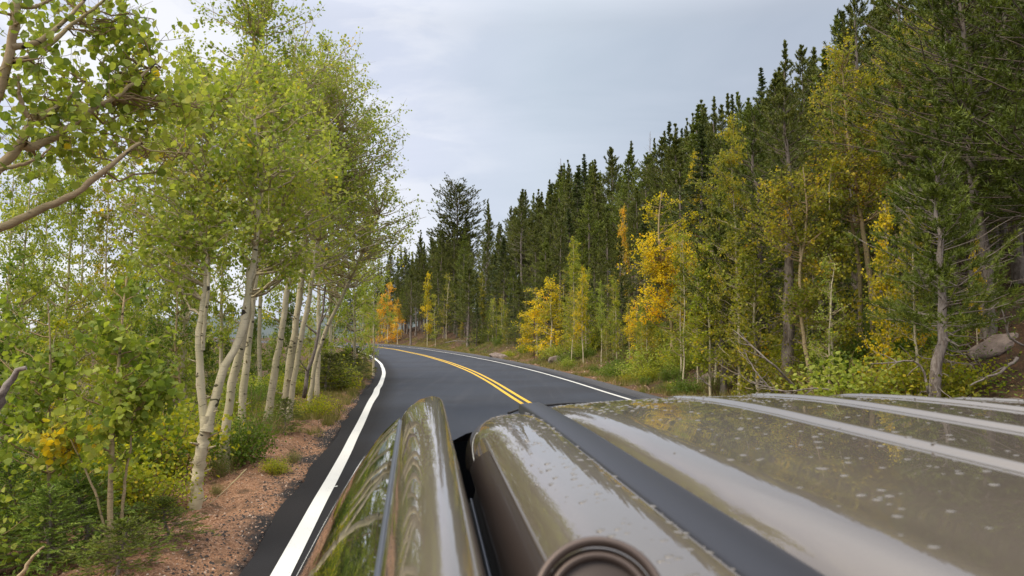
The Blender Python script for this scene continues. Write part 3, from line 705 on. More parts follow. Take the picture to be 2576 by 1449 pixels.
for i_, (ht, sp, c0, ncl, nl, lf) in enumerate([(3.0, .75, .5, 70, 3600, .05), (3.0, .55, .8, 55, 2800, .05), (3.0, .95, .35, 80, 4200, .05)]):
    tb, cb = std_aspen(220+i_, ht, sp, c0, ncl, nl, lf, crad=.22, r0=.028); PAy.append(Proto('young_aspen', 'tree', tb, cb, M['bark'], M['leaf_green'], ht))
PT = []    # thin leggy understorey stems
for i_ in range(3):
    tb, cb = std_aspen(230+i_, 4.0, .7, 1.2, 36, 1300, .05, crad=.25, r0=.03, lean=.7); PT.append(Proto('aspen_sapling', 'tree', tb, cb, M['bark'], M['leaf_green'], 4.0))
# conifers
PP = []
for i_, (kd, c0, rm, nb_, tf, nb2, tp_) in enumerate([('pine', 3.2, 1.8, 110, 8, 18, 1.2), ('pine', 2.0, 2.1, 135, 7, 18, 1.3), ('pine', 5.0, 1.5, 85, 8, 18, 1.05), ('spruce', 1.3, 2.1, 190, 9, 13, 1.35), ('pine', 3.9, 2.0, 100, 8, 18, .95), ('spruce', 2.2, 1.7, 170, 9, 13, 1.3)]):
    tb, cb = conifer_parts(300+i_, 10.0, c0, rm, kd, nb_, tf, nb2, .19, .040, .12, dead=14, lumpy=.32, taper=tp_, bend=.03)
    PP.append(Proto('pine_tree' if kd == 'pine' else 'spruce_tree', 'tree', tb, cb, M['bark_pine'], M['needle'] if kd == 'pine' else M['needle_dark'], 10.0))
PYP = []   # young bright pines, low crown
for i_ in range(2):
    tb, cb = conifer_parts(320+i_, 5.0, .7, 1.15, 'pine', 110, 8, 20, .13, .022, .07, dead=6, taper=1.0, bend=.02, tint0=.45)
    PYP.append(Proto('young_pine', 'tree', tb, cb, M['bark_pine'], M['needle_bright'], 5.0))
tb, cb = conifer_parts(330, 12.0, 5.0, 2.0, 'round', 190, 14, 34, .15, .05, .2, dead=6, lumpy=.22)
PR = Proto('round_pine', 'tree', tb, cb, M['bark_pine'], M['needle'], 12.0)
PD = []    # dead standing trees
for i_ in range(2):
    tb, cb = conifer_parts(340+i_, 9.0, 2.0, 1.0, 'pine', 70, 0, 0, .1, .01, .09, dead=30, taper=.7, bend=.03); PD.append(Proto('dead_pine', 'tree', tb, None, M['bark_dead'], None, 9.0))
# saplings of fir near the road (fine needles)
PF = []
for i_, hh_ in enumerate([.8, 1.1]):
    tb, cb = conifer_parts(350+i_, hh_, .08, .50, 'fir', 80, 11, 16, .045, .011, .018, dead=0, tw=.3, taper=.75, lumpy=.2)
    PF.append(Proto('fir_sapling', 'plant', tb, cb, M['bark_pine'], M['needle_blue'], hh_))
# bushes
PB = []
for i_, (ht, rr, st, nl, lf, shp, lm) in enumerate([(.75, .6, 60, 2600, .042, LEAF6, 'leaf_deep'), (.9, .55, 50, 2200, .036, LONG, 'leaf_deep'), (.5, .55, 55, 2200, .032, LEAF6, 'leaf_lime'), (1.1, .6, 40, 2200, .045, LEAF6, 'leaf_olive')]):
    tb, cb = bush_parts(400+i_, ht, rr, st, nl, lf, shp); PB.append(Proto('shrub', 'bush', tb, cb, M['bark_warm'], M[lm], ht))
PNP = []   # mesh names

# ------------------------------------------------------------------ skyline of the right hillside
SKYX = np.array([900, 940, 960, 1010, 1060, 1100, 1150, 1200, 1230, 1270, 1310, 1360, 1410, 1465, 1520, 1570, 1620, 1690, 1730, 1765, 1850, 1915, 1970, 2030, 2085, 2130, 2180, 2300, 2700])
SKYY = np.array([700, 655, 640, 615, 590, 575, 560, 530, 505, 520, 478, 470, 410, 395, 372, 375, 345, 305, 290, 255, 240, 190, 110, 130, 100, 35, 0, -150, -300])
def top_allowed(x, y):
    X = (512+x/ y*FPX*1.0)*2576/1024.0
    ysky = np.interp(X, SKYX, SKYY)
    return CAMZ+ray(X, ysky)[2]*y, X
def zone(X):
    for a, t_ in ((1050, 'by the far bend'), (1200, 'below the round-topped pine'), (1330, 'left of the rusty post'), (1420, 'behind the yellow aspens'), (1560, 'right of the rusty post'), (1700, 'behind the golden aspen'),
                  (1850, 'right of the golden aspen'), (2000, 'by the thick trunk'), (2150, 'by the forked olive aspen'), (2300, 'by the twin-stemmed aspen'), (2450, 'by the blue-grey pine')):
        if X < a: return t_
    return 'at the right edge'
def zoneL(x, y):
    X = (512+x/y*FPX)*2576/1024.0
    r_ = 'close in' if y < 9 else ('halfway back' if y < 18 else 'far back')
    for a, t_ in ((150, 'at the left edge'), (300, 'around the three-stemmed aspen'), (480, 'left of the forked aspen'), (640, 'behind the forked aspen'), (800, 'by the white aspen clump')):
        if X < a: return r_+' '+t_
    return r_+' near the left bend'
SHC = {'leaf_deep': 'deep green', 'leaf_green': 'light green', 'leaf_lime': 'yellow-green', 'leaf_olive': 'olive-gold'}
GR1 = 'tall conifers of the dense stand on the right hillside'
GR2 = 'conifers deep in the stand higher up the right hillside'
rng = np.random.default_rng(77)
cand = []; tries = 0
placed = []
def far_enough(x, y, dmin):
    for a, b_ in placed:
        if (a-x)**2+(b_-y)**2 < dmin*dmin: return False
    return True
npine = 0
ZL = {0: 'slender dark green conifer in the far stand at the bend of the road', 1: 'tall dark conifer in the middle stand across the road, grey trunk showing', 2: 'tall dark conifer on the steep slope at the right'}
quota = [(860, 1180, 60, 128, 4, 40, 85), (1180, 1500, 42, 90, 5, 34, 75), (1500, 2000, 22, 62, 5, 30, 75), (2000, 2850, 12, 36, 6, 22, 45)]
plan = [q_ for q_ in quota for _ in range(q_[6])]; cur = 0; tries = 0
while npine < len(plan) and tries < 60000:
    tries += 1
    x0_, x1_, y0_, y1_, s0_, s1_, _q = plan[npine]
    y = rng.uniform(y0_, y1_); X = rng.uniform(x0_, x1_); x = (X*1024/2576-512)/FPX*y
    t, _ = offset([[x, y]]); s = t[0]-EDGE_R-.3
    if s < s0_ or s > s1_: continue
    if y < 18 and s < 8: continue
    if not far_enough(x, y, 1.5 if y < 60 else 1.9): continue
    za, Xi = top_allowed(x, y); zb = H(x, y); ha = za-zb
    ht = rng.uniform(8.5, 12.5)
    if s < 8: ht = rng.uniform(5, 9)
    if ha < 3.2: continue
    if Xi < 1500 and s > 8: ht = min(ha, 15.5)*rng.uniform(.8, 1.02)
    if ha < ht: ht = ha*rng.uniform(.88, 1.03)
    placed.append((x, y)); npine += 1
    p_ = PP[rng.choice(6, p=[.24, .18, .22, .12, .16, .08])]
    z_ = 0 if y > 62 else (1 if Xi < 1750 else 2)
    lm = None
    if rng.uniform() < .24: lm = M['needle_bright']
    p_.place(x, y, ht, rng.uniform(0, 6.28), '%s %s %s %s %s' % ('tall' if ht > 9.5 else 'shorter', 'light green' if lm else 'dark', 'pine' if p_.name == 'pine_tree' else 'spruce', 'low down' if s < 13 else 'high up', zone(Xi)), ['conifers of the far stand at the bend', 'conifers of the middle stand', 'conifers of the steep right slope'][z_], leafm=lm, wide=rng.uniform(.75, 1.3)*(10/ht)**.35, lean=tuple(rng.normal(size=2)*.015))
# trees that reach the skyline at their marked tops
def clear(X, d, smin):
    while d < 140:
        b_ = P(X, 800, d)
        if offset([b_[:2]])[0][0] > EDGE_R+.3+smin: return d
        d += .4
    return d
def at(X, Ybase, Ytop, proto, label, group=None, d=None, leafm=None, wide=1.0, rz=None, lean=(0, 0), bark=None, hmax=16, smin=1.2):
    if d is None: d = ground_depth(X, Ybase)
    d = clear(X, d, smin)
    b_ = P(X, Ybase, d); zb = H(b_[0], b_[1]); top = P(X, Ytop, d)[2]
    ht = min(max(.5, top-zb), hmax)
    r_ = random.Random(int(X*7+Ytop)).uniform(0, 6.28) if rz is None else rz
    placed.append((b_[0], b_[1]))
    return proto.place(b_[0], b_[1], ht, r_, label, group, leafm=leafm, wide=wide, lean=lean, bark=bark)
at(1148, 700, 470, PR, 'big round-topped pine rising above the treeline at the bend', d=70, wide=1.0, smin=12, hmax=20)
for k, (X, Yt, d, pi) in enumerate([(1060, 565, 78, 0), (1231, 503, 62, 1), (1308, 475, 56, 2), (1380, 452, 52, 1), (1467, 385, 46, 5), (1537, 372, 44, 0), (1600, 352, 42, 1), (1690, 300, 38, 3), (1765, 250, 36, 0), (1850, 232, 34, 1), (1972, 100, 27, 1), (2030, 112, 25, 4), (2132, 22, 24, 5), (2210, -20, 23, 0)]):
    at(X, 700, Yt, PP[pi], 'pointed conifer standing out of the treeline, %s' % ['far left by the bend', 'just right of the round-topped pine', 'slim with bare lower trunk', 'with broad crown left of the dead one', 'thin spire beside the dead tree', 'left of the pair above the slope', 'right of the pair above the slope', 'dark spruce halfway up the ridge line', 'narrow one on the ridge line', 'rounded one on the ridge line', 'bushy top against the sky', 'pale green top behind the tall aspens', 'spire behind the tall yellow-green aspens', 'highest one at the top edge'][k], 'conifers that form the skyline', d=d, hmax=15, wide=.95, smin=10)
at(1412, 700, 398, PD[0], 'bare dead grey conifer poking out of the treeline', 'dead conifers', d=49, wide=1.2, smin=15)
at(1640, 700, 330, PD[1], 'thin dead conifer top on the ridge line left of the dark spruce', 'dead conifers', d=41, smin=15)
for k, X in enumerate([1222, 1300, 1310, 1398, 1437]):
    at(X, 720+6*k, [590, 560, 480, 500, 460][k], PP[2], 'tall pine with long bare pale trunk, middle stand, %s' % ['leftmost of them', 'second from the left', 'twin of its left neighbour', 'fourth from the left', 'tallest of them'][k], 'pines with long bare pale trunks', d=[60, 52, 51, 50, 46][k], bark=M['bark_dead'], wide=.9, hmax=14, smin=7)

# ------------------------------------------------------------------ first row across the road (photo column, base, top)
A, Y_, T_, NP_ = PA, PAy, PT, PYP
G_Y = 'autumn aspens on the far roadside bank'
G_C = 'small conifers on the far roadside bank'
at(975, 846, 722, Y_[2], 'orange aspen at the far bend of the road', G_Y, leafm=M['leaf_orange'], wide=1.0)
at(952, 850, 770, Y_[0], 'smaller orange aspen left of the bright orange one at the bend', G_Y, leafm=M['leaf_orange'], wide=.8)
at(1000, 845, 760, Y_[1], 'orange and yellow aspen right of the bright orange one at the bend', G_Y, leafm=M['leaf_orange'])
at(925, 846, 790, Y_[0], 'tiny orange-leaved aspen furthest left at the bend', G_Y, leafm=M['leaf_orange'])
at(1034, 862, 682, PP[4], 'pine with a clean pale lower trunk by the far bend', G_C, wide=1.25)
at(1075, 838, 700, Y_[1], 'narrow yellow aspen beside the pine with the clean trunk', G_Y, leafm=M['leaf_yellow'], wide=.6)
at(1095, 845, 745, T_[0], 'thin yellow-green aspen right of the narrow yellow one', G_Y, leafm=M['leaf_lime'])
at(1120, 852, 700, PP[1], 'young conifer with a thin leaning trunk above the bare soil cut', G_C, wide=1.2)
at(1128, 852, 690, T_[1], 'thin olive aspen entwined with the young conifer', G_Y, leafm=M['leaf_olive'])
at(1176, 872, 660, PP[0], 'pine with dead grey lower limbs at the roadside bend', G_C, wide=1.5)
at(1212, 862, 690, A[3], 'slim pale-stemmed aspen above the bank with sparse olive leaves', G_Y, leafm=M['leaf_olive'], wide=.9)
at(1258, 838, 745, Y_[1], 'small orange-yellow aspen on the reddish cut bank', G_Y, leafm=M['leaf_yellow'], wide=.9)
at(1240, 860, 740, T_[2], 'thin lime-leaved aspen between the slim olive one and the cut bank', G_Y, leafm=M['leaf_lime'])
at(1306, 868, 690, PP[3], 'bluish young spruce left of the bright yellow aspen', G_C, wide=1.3, leafm=M['needle'])
at(1352, 893, 735, Y_[2], 'bright yellow aspen beside the thin rusty post', G_Y, leafm=M['leaf_yellow'], wide=1.5)
at(1385, 898, 720, Y_[0], 'bright yellow aspen right of the post, taller of the yellow pair', G_Y, leafm=M['leaf_yellow'], wide=1.6)
at(1325, 880, 790, Y_[1], 'low yellow aspen left of the thin rusty post', G_Y, leafm=M['leaf_yellow'], wide=1.0)
at(1374, 830, 598, NP_[0], 'bright green young pine behind the bright yellow aspens', G_C, d=56, wide=1.0)
at(1445, 890, 610, A[2], 'yellow-green aspen with yellow lower right branches', G_Y, leafm=M['leaf_lime'], wide=.85)
at(1475, 900, 700, Y_[0], 'yellow-tinged young aspen beside the yellow-green one', G_Y, leafm=M['leaf_lime'], wide=1.0)
at(1482, 860, 470, NP_[1], 'tall bright pine standing behind the yellow-green aspen', G_C, d=48, wide=.85)
at(1557, 885, 590, PP[1], 'dark roadside pine left of the tall golden aspen', G_C, wide=1.25, leafm=M['needle'])
at(1567, 690, 545, Y_[1], 'narrow orange aspen sticking up among dark conifers', G_Y, d=40, leafm=M['leaf_orange'], wide=.45)
at(1602, 925, 760, Y_[2], 'orange-yellow bushy aspen at the foot of the tall golden one', G_Y, leafm=M['leaf_yellow'], wide=1.1)
dA = ground_depth(1690, 938)
def rgt(label, stems, blobs, ncl, nl, lf, lm, seed, grp=G_Y, bark='bark_warm', **kw): return hero('aspen_tree', label, grp, stems, blobs, ncl, nl, lf, M[lm], seed, shape=LEAF4, bark=bark, **kw)
rgt('tall golden aspen with a crooked pale trunk across the road', [([(1690, 938, dA), (1690, 850, dA), (1688, 770, dA), (1672, 700, dA), (1660, 640, dA), (1656, 560, dA), (1665, 480, dA)], .07, .015)],
    [(1690, 690, dA, 1.0, 1.0, 1.0, 1.6, .10), (1630, 640, dA, .7, .8, .8, .7, .08), (1735, 640, dA, .8, .8, .7, .8, .12), (1680, 540, dA, .9, .9, .9, .9, -.15), (1640, 760, dA, .7, .7, .5, .6, .3), (1720, 770, dA, .7, .7, .45, .4, .1)], 150, 9500, .062, 'leaf_yellow', 501, crad=.3)
at(1752, 800, 395, A[3], 'aspen with an orange top rising between dark pines', G_Y, d=33, leafm=M['leaf_yellow'], wide=.6)
at(1800, 860, 470, A[1], 'olive-leaved aspen left of the thick pine trunk', G_Y, d=21, leafm=M['leaf_olive'], wide=1.0)
at(1860, 900, 330, A[0], 'tall olive and gold aspen left of the thick pine trunk', G_Y, d=19, leafm=M['leaf_olive'], wide=.8)
at(1905, 930, 560, Y_[0], 'small yellow-dotted aspen by the thick pine trunk', G_Y, d=17.5, leafm=M['leaf_olive'], wide=1.0)
at(1785, 940, 640, Y_[1], 'thin-stemmed aspen right of the tall golden one', G_Y, d=19.5, leafm=M['leaf_lime'])
dB = 16.0
rgt('olive aspen with a forked crooked stem right of the thick pine trunk', [([(2050, 985, dB), (2030, 900, dB), (2015, 800, dB), (2012, 700, dB), (2015, 620, dB), (1990, 560, dB), (1975, 500, dB)], .055, .012), ([(2013, 660, dB), (2025, 600, dB), (2030, 520, dB), (2020, 420, dB)], .03, .01)],
    [(2000, 480, dB, .9, .9, .7, 1, 0), (1960, 570, dB, .7, .7, .45, .6, .05), (2050, 600, dB, .6, .7, .4, .5, .05), (1930, 480, dB, .6, .7, .5, .5, .08), (2010, 760, dB, .5, .6, .5, .5, -.2)], 90, 4200, .055, 'leaf_olive', 503, crad=.26)
dC = 17.0
rgt('tallest yellow-green aspen of the right side, twin pale stems', [([(2215, 960, dC), (2200, 850, dC), (2190, 720, dC), (2175, 600, dC), (2150, 450, dC), (2130, 330, dC), (2120, 180, dC)], .075, .015), ([(2160, 955, dC+.4), (2165, 800, dC+.4), (2160, 650, dC+.4), (2130, 500, dC+.4), (2100, 360, dC+.4), (2090, 240, dC+.4)], .06, .012)],
    [(2130, 200, dC, .75, .9, .8, 1.0, .05), (2100, 320, dC, .9, 1.0, .8, 1.3, .03), (2200, 330, dC, .9, .9, .8, 1.0, -.02), (2140, 450, dC, 1.1, 1.0, .7, 1.2, .05), (2230, 480, dC, .7, .8, .6, .5, .12), (2060, 440, dC, .6, .8, .5, .5, .1), (2110, 110, dC, .35, .5, .4, .25, .1)], 190, 10500, .052, 'leaf_olive', 504, crad=.3)
dD = 19.0
rgt('tall grey-green aspen behind the tallest yellow-green one', [([(2290, 930, dD), (2280, 700, dD), (2265, 500, dD), (2260, 300, dD), (2270, 120, dD)], .07, .012)],
    [(2270, 150, dD, .9, .9, .9, 1.0, -.08), (2250, 290, dD, 1.1, .9, 1.0, 1.2, -.06), (2310, 90, dD, .7, .8, .8, .6, -.05)], 120, 6000, .052, 'leaf_olive', 505, crad=.3)
at(2240, 985, 560, Y_[0], 'aspen with clusters of golden leaves behind the blue-grey pine', G_Y, d=14.5, leafm=M['leaf_yellow'], wide=.8)
at(2460, 900, 620, Y_[1], 'yellow-leaved sapling right of the blue-grey pine trunk', G_Y, d=14.5, leafm=M['leaf_yellow'], wide=.6)
at(2100, 990, 640, T_[1], 'green-leaved sapling with a grey stem near the twin-stemmed aspen', G_Y, d=15, leafm=M['leaf_green'])
at(2095, 960, 430, PP[2], 'pine with a bare grey trunk and broken dead limbs beside the twin-stemmed aspen', G_C, d=17.5, wide=.9)
# near pines, finer needles
def near_pine(label, X, Yb, Yt, d, seed, c0, rm, grp, lm='needle', nb_=95, tf=8, nb2=36, bl_=.11, bw_=.016, r0=.12, dead=26, tp_=.6, bark='bark_pine', tint0=.42, lean=(0, 0), lumpy=.3):
    b_ = P(X, Yb, d); zb = H(b_[0], b_[1]); ht = P(X, Yt, d)[2]-zb
    tb, cb = conifer_parts(seed, ht, c0, rm, 'pine', nb_, tf, nb2, bl_, bw_, r0, dead=dead, taper=tp_, bend=.05, tint0=tint0, sides=9, lumpy=lumpy)
    e = empty('pine_tree', (b_[0], b_[1], zb-.08)); tag(e, label, 'tree', grp)
    tb.obj('trunk', [M[bark]], e); cb.obj('crown', [M[lm], M[bark]], e); return e
G_N = 'near pines on the right bank'
near_pine('thick pinkish-grey pine trunk with dark crown among the olive aspens', 1972, 948, 230, 17.2, 601, 3.3, 1.3, G_N, r0=.15, dead=34)
near_pine('blue-grey barked young pine close to the car roof, drooping lower limbs', 2360, 1000, 372, 12.6, 602, 1.5, 1.15, G_N, lm='needle_bright', nb_=90, tf=11, nb2=44, bl_=.11, bw_=.014, r0=.10, dead=22, tp_=.6, bark='bark_dead', tint0=.3)
near_pine('large dark pine filling the top right corner', 2500, 1000, -220, 15.0, 603, 2.2, 2.1, G_N, lm='needle_bright', tint0=.22, nb_=170, tf=14, nb2=32, bl_=.14, bw_=.024, r0=.12, dead=12, tp_=.35)
near_pine('very large dark pine at the right edge of the view', 2680, 1000, -420, 13.5, 604, 2.2, 2.3, G_N, lm='needle_bright', tint0=.15, nb_=170, tf=14, nb2=32, bl_=.14, bw_=.024, r0=.12, dead=8, tp_=.4)
near_pine('tall olive-tinged pine left of the tallest yellow-green aspen', 1900, 960, 270, 20.5, 605, 2.6, 1.5, G_N, lm='needle_bright', nb_=120, tf=8, nb2=26, bl_=.14, bw_=.024, r0=.12, tint0=.2)
near_pine('dark pine between the golden aspen and the thick trunk', 1820, 930, 520, 20.0, 606, 1.2, 1.1, G_N, nb_=90, tf=8, nb2=26, bl_=.14, bw_=.024, r0=.08)
near_pine('tall dark spruce-like pine behind the twin-stemmed aspens', 2170, 960, -20, 22.5, 607, 2.0, 1.9, G_N, nb_=150, tf=8, nb2=24, bl_=.16, bw_=.030, r0=.15)
near_pine('tall dark pine behind the large one at the top right', 2400, 960, -120, 20.5, 608, 2.0, 1.9, G_N, nb_=150, tf=8, nb2=24, bl_=.16, bw_=.030, r0=.15)
# thinner aspens that fill the roadside band
rng = np.random.default_rng(404)
for k in range(30):
    X = rng.uniform(1430, 2380); Yt = np.interp(X, [1430, 1700, 2000, 2380], [650, 520, 430, 420])+rng.uniform(-30, 220); d = clear(X, rng.uniform(15.5, 25), 1.8)
    b_ = P(X, 900, d)
    if not far_enough(b_[0], b_[1], .7): continue
    pr_ = [PA[1], PA[3], PAy[1], PT[0], PT[2]][rng.integers(5)]; lm = ['leaf_olive', 'leaf_lime', 'leaf_olive', 'leaf_lime', 'leaf_yellow', 'leaf_green'][rng.integers(6)]
    at(X, 900, Yt, pr_, '%s aspen %s' % ({'leaf_olive': 'slender olive-leaved', 'leaf_lime': 'slender yellow-green', 'leaf_yellow': 'slender golden', 'leaf_green': 'slender green'}[lm], zone(X)), 'slender aspens along the right roadside', d=d, leafm=M[lm], wide=.85, hmax=8)
# random young trees and shrubs filling the bank foot
rng = np.random.default_rng(91)
n = 0
for _ in range(4000):
    if n >= 125: break
    y = rng.uniform(13, 95)**1.0; X = rng.uniform(900, 2700); x = (X*1024/2576-512)/FPX*y
    t, _i = offset([[x, y]]); s = t[0]-EDGE_R-.3
    if s < 2.2 or s > 8.5 or not far_enough(x, y, .9) or (X > 2390 and y < 19): continue
    placed.append((x, y)); n += 1; r_ = rng.uniform()
    near = X > 1550
    zn = 'right of the golden aspen' if near else 'left of the golden aspen'
    if r_ < .30: NP_[rng.integers(2)].place(x, y, rng.uniform(1.2, 3.6), rng.uniform(0, 6.28), 'young pine on the bank foot '+zone(X), 'young pines on the bank foot '+zn, leafm=M['needle_bright' if rng.uniform() < .5 else 'needle'])
    elif r_ < .62: PT[rng.integers(3)].place(x, y, rng.uniform(2.0, 4.2), rng.uniform(0, 6.28), 'thin sapling in the bank undergrowth '+zone(X), 'thin saplings on the bank '+zn, leafm=M[['leaf_green', 'leaf_olive', 'leaf_lime', 'leaf_deep'][rng.integers(4)]])
    elif r_ < .8: PAy[rng.integers(3)].place(x, y, rng.uniform(1.2, 2.6), rng.uniform(0, 6.28), 'low leafy aspen on the bank foot '+zone(X), 'low young aspens on the bank '+zn, leafm=M[['leaf_olive', 'leaf_lime', 'leaf_deep'][rng.integers(3)]])
    else: PP[3].place(x, y, rng.uniform(1.5, 4.5), rng.uniform(0, 6.28), 'small spruce on the bank '+zone(X), 'small spruces on the bank '+zn, wide=1.3)
n = 0
for _ in range(6000):
    if n >= 175: break
    y = rng.uniform(11, 75); X = rng.uniform(1000, 2700); x = (X*1024/2576-512)/FPX*y
    t, _i = offset([[x, y]]); s = t[0]-EDGE_R-.3
    if s < 1.0 or s > 6: continue
    if (y > 40 and rng.uniform() < .5) or (X > 2390 and y < 19): continue
    n += 1; p_ = PB[rng.integers(4)]; near = X > 1550; lk = ['leaf_deep', 'leaf_green', 'leaf_lime', 'leaf_olive'][rng.choice(4, p=[.4, .3, .15, .15])]
    zn = 'right of the golden aspen' if near else 'left of the golden aspen'
    p_.place(x, y, rng.uniform(.35, 1.0)*(.7 if s < 1.8 else 1.1), rng.uniform(0, 6.28), '%s shrub at the bank foot %s' % (SHC[lk], zone(X)), 'shrubs at the foot of the bank '+zn, wide=1.2, leafm=M[lk])

# ------------------------------------------------------------------ left wood: trees behind the hero stems
rng = np.random.default_rng(55)
for k, (X, d, Yt, pi, lab) in enumerate([(460, 13, 200, 0, 'broad pale trunk deep in shade left of the forked aspen'), (375, 14.5, 330, 1, 'white trunk showing through a gap in the leaves left of centre'), (165, 13, 300, 2, 'pale forked trunk standing against the sky on the left'),
      (45, 12, 330, 0, 'pale trunk near the left edge against the sky'), (105, 17, 420, 3, 'slim pale trunk second from the left edge'), (260, 18, 380, 2, 'aspen with yellowing leaves in the left background'), (560, 18, 260, 1, 'tall aspen behind the forked one'), (465, 21, 150, 0, 'tall aspen whose top breaks the sky left of the tallest crown'),
      (650, 22, -60, 1, 'tallest aspen, crown top touching the upper edge'), (830, 24, 190, 0, 'aspen behind the clump of four'), (890, 28, 320, 2, 'aspen at the right border of the left grove'), (940, 31, 520, 0, 'rounded green aspen at the far end of the left grove'), (800, 20, 120, 3, 'slim aspen behind the clump of four'), (720, 26, 230, 2, 'bushy aspen in the middle of the left grove'),
      (912, 37, 640, 2, 'last green aspen before the road bends out of sight'), (320, 24, 350, 1, 'background aspen seen through the left gap'), (200, 22, 420, 0, 'background aspen left of the gap'), (20, 20, 380, 2, 'background aspen at the left edge')]):
    b_ = P(X, 900, d); zb = H(b_[0], b_[1]); ht = P(X, Yt, d)[2]-zb
    PA[pi].place(b_[0], b_[1], ht, rng.uniform(0, 6.28), lab, 'aspens in the depth of the left grove', wide=.8 if k != 8 else .6, leafm=M['leaf_olive'] if k in (5, 15) else None)
    placed.append((b_[0], b_[1]))
for _ in range(4000):
    if _ > 3990: break
n = 0
for _ in range(5000):
    if n >= 85: break
    y = rng.uniform(5.5, 45); t = -(4.32+rng.uniform(1.6, 13)); ii = np.abs(CLN[:, 1]-y).argmin(); x, yv = CLN[ii]+NRM[ii]*t
    if yv < 4.6 or abs(x/yv) > .85 or not far_enough(x, yv, .6): continue
    placed.append((x, yv)); n += 1; sL_ = -t-4.32
    r_ = rng.uniform()
    if r_ < .5: PT[rng.integers(3)].place(x, yv, rng.uniform(2.2, 4.0), rng.uniform(0, 6.28), 'thin sapling %s' % zoneL(x, yv), 'thin saplings in the left grove', bark=M['bark_warm'] if rng.uniform() < .5 else None, leafm=M[['leaf_green', 'leaf_deep', 'leaf_green'][rng.integers(3)]])
    else: PAy[rng.integers(3)].place(x, yv, rng.uniform(1.6, 3.0) if yv > 8 else rng.uniform(1.2, 1.9), rng.uniform(0, 6.28), 'leafy young aspen %s' % zoneL(x, yv), 'leafy young aspens in the left grove', leafm=M[['leaf_green', 'leaf_deep', 'leaf_deep', 'leaf_lime'][rng.integers(4)]])
# shrubs and fir saplings placed as in the photo (column, base row, height, kind)
for X, Yb, hh_, p_, lm, lab in [
    (415, 1360, .36, PF[0], 'needle_bright', 'bright green fir sapling at the foot of the forked aspen'),
    (110, 1440, .65, PF[1], 'needle_blue', 'blue-green fir sapling in the lower left corner'),
    (215, 1400, .60, PF[0], 'needle_blue', 'blue-green fir sapling beside the three-stemmed young aspen'),
    (10, 1400, .75, PF[1], 'needle_blue', 'blue-green fir sapling cut by the left edge'),
    (300, 1448, .40, PF[0], 'needle_bright', 'small yellow-green fir sapling at the bottom of the picture'),
    (365, 1290, .45, PB[2], 'leaf_lime', 'yellow-green shrub left of the forked aspen base'),
    (385, 1200, .85, PB[2], 'leaf_lime', 'taller lime shrub behind the yellow-green one'),
    (600, 1165, .60, PB[0], 'leaf_deep', 'deep green shrub right of the forked aspen base'),
    (560, 1200, .35, PB[1], 'leaf_deep', 'low green shrub at the foot of the leaning aspen'),
    (655, 1125, .65, PB[1], 'leaf_deep', 'fine-leaved green shrub before the gravel mound'),
    (715, 1090, .60, PF[1], 'needle_bright', 'small soft green pine seedling beside the gravel mound'),
    (790, 1055, .50, PB[2], 'leaf_lime', 'low yellow-green shrub behind the gravel mound'),
    (735, 1165, .22, PB[1], 'leaf_deep', 'small green plant on the front of the gravel mound'),
    (690, 1195, .20, PB[2], 'leaf_lime', 'tiny yellow-green plant on the gravel shoulder'),
    (840, 985, .95, PB[0], 'leaf_lime', 'shrub with yellow leaves at the edge of the grass'),
    (870, 975, 1.15, PF[1], 'needle', 'dark bushy fir by the road edge at the bend'),
    (820, 985, 1.1, PF[0], 'needle', 'lower dark fir left of the bushy one at the bend'),
    (885, 950, 1.1, PF[0], 'needle', 'dark fir furthest along the left road edge'),
    (895, 935, .7, PB[3], 'leaf_olive', 'olive shrub at the end of the left road edge'),
    (545, 1255, .16, PB[1], 'leaf_deep', 'little broad-leaved plant on the bare soil')]:
    d = ground_depth(X, Yb); b_ = P(X, Yb, d)
    p_.place(b_[0], b_[1], hh_, rng.uniform(0, 6.28), lab, None, leafm=M[lm], sink=.02, wide=1.25 if p_ in PF else 1.05)
n = 0
for _ in range(5000):
    if n >= 70: break
    y = rng.uniform(5.2, 30); t = -(4.32+rng.uniform(1.5, 4.2)); ii = np.abs(CLN[:, 1]-y).argmin(); x, yv = CLN[ii]+NRM[ii]*t
    if yv < 4.4 or abs(x/yv) > .8: continue
    if -t-4.32 < 1.7 and yv < 9: continue
    n += 1; lk = ['leaf_deep', 'leaf_deep', 'leaf_green', 'leaf_lime'][rng.integers(4)]; PB[rng.integers(4)].place(x, yv, rng.uniform(.3, .8), rng.uniform(0, 6.28), SHC[lk]+' shrub %s' % zoneL(x, yv), 'shrubs among the left verge stems', leafm=M[lk], wide=1.1)

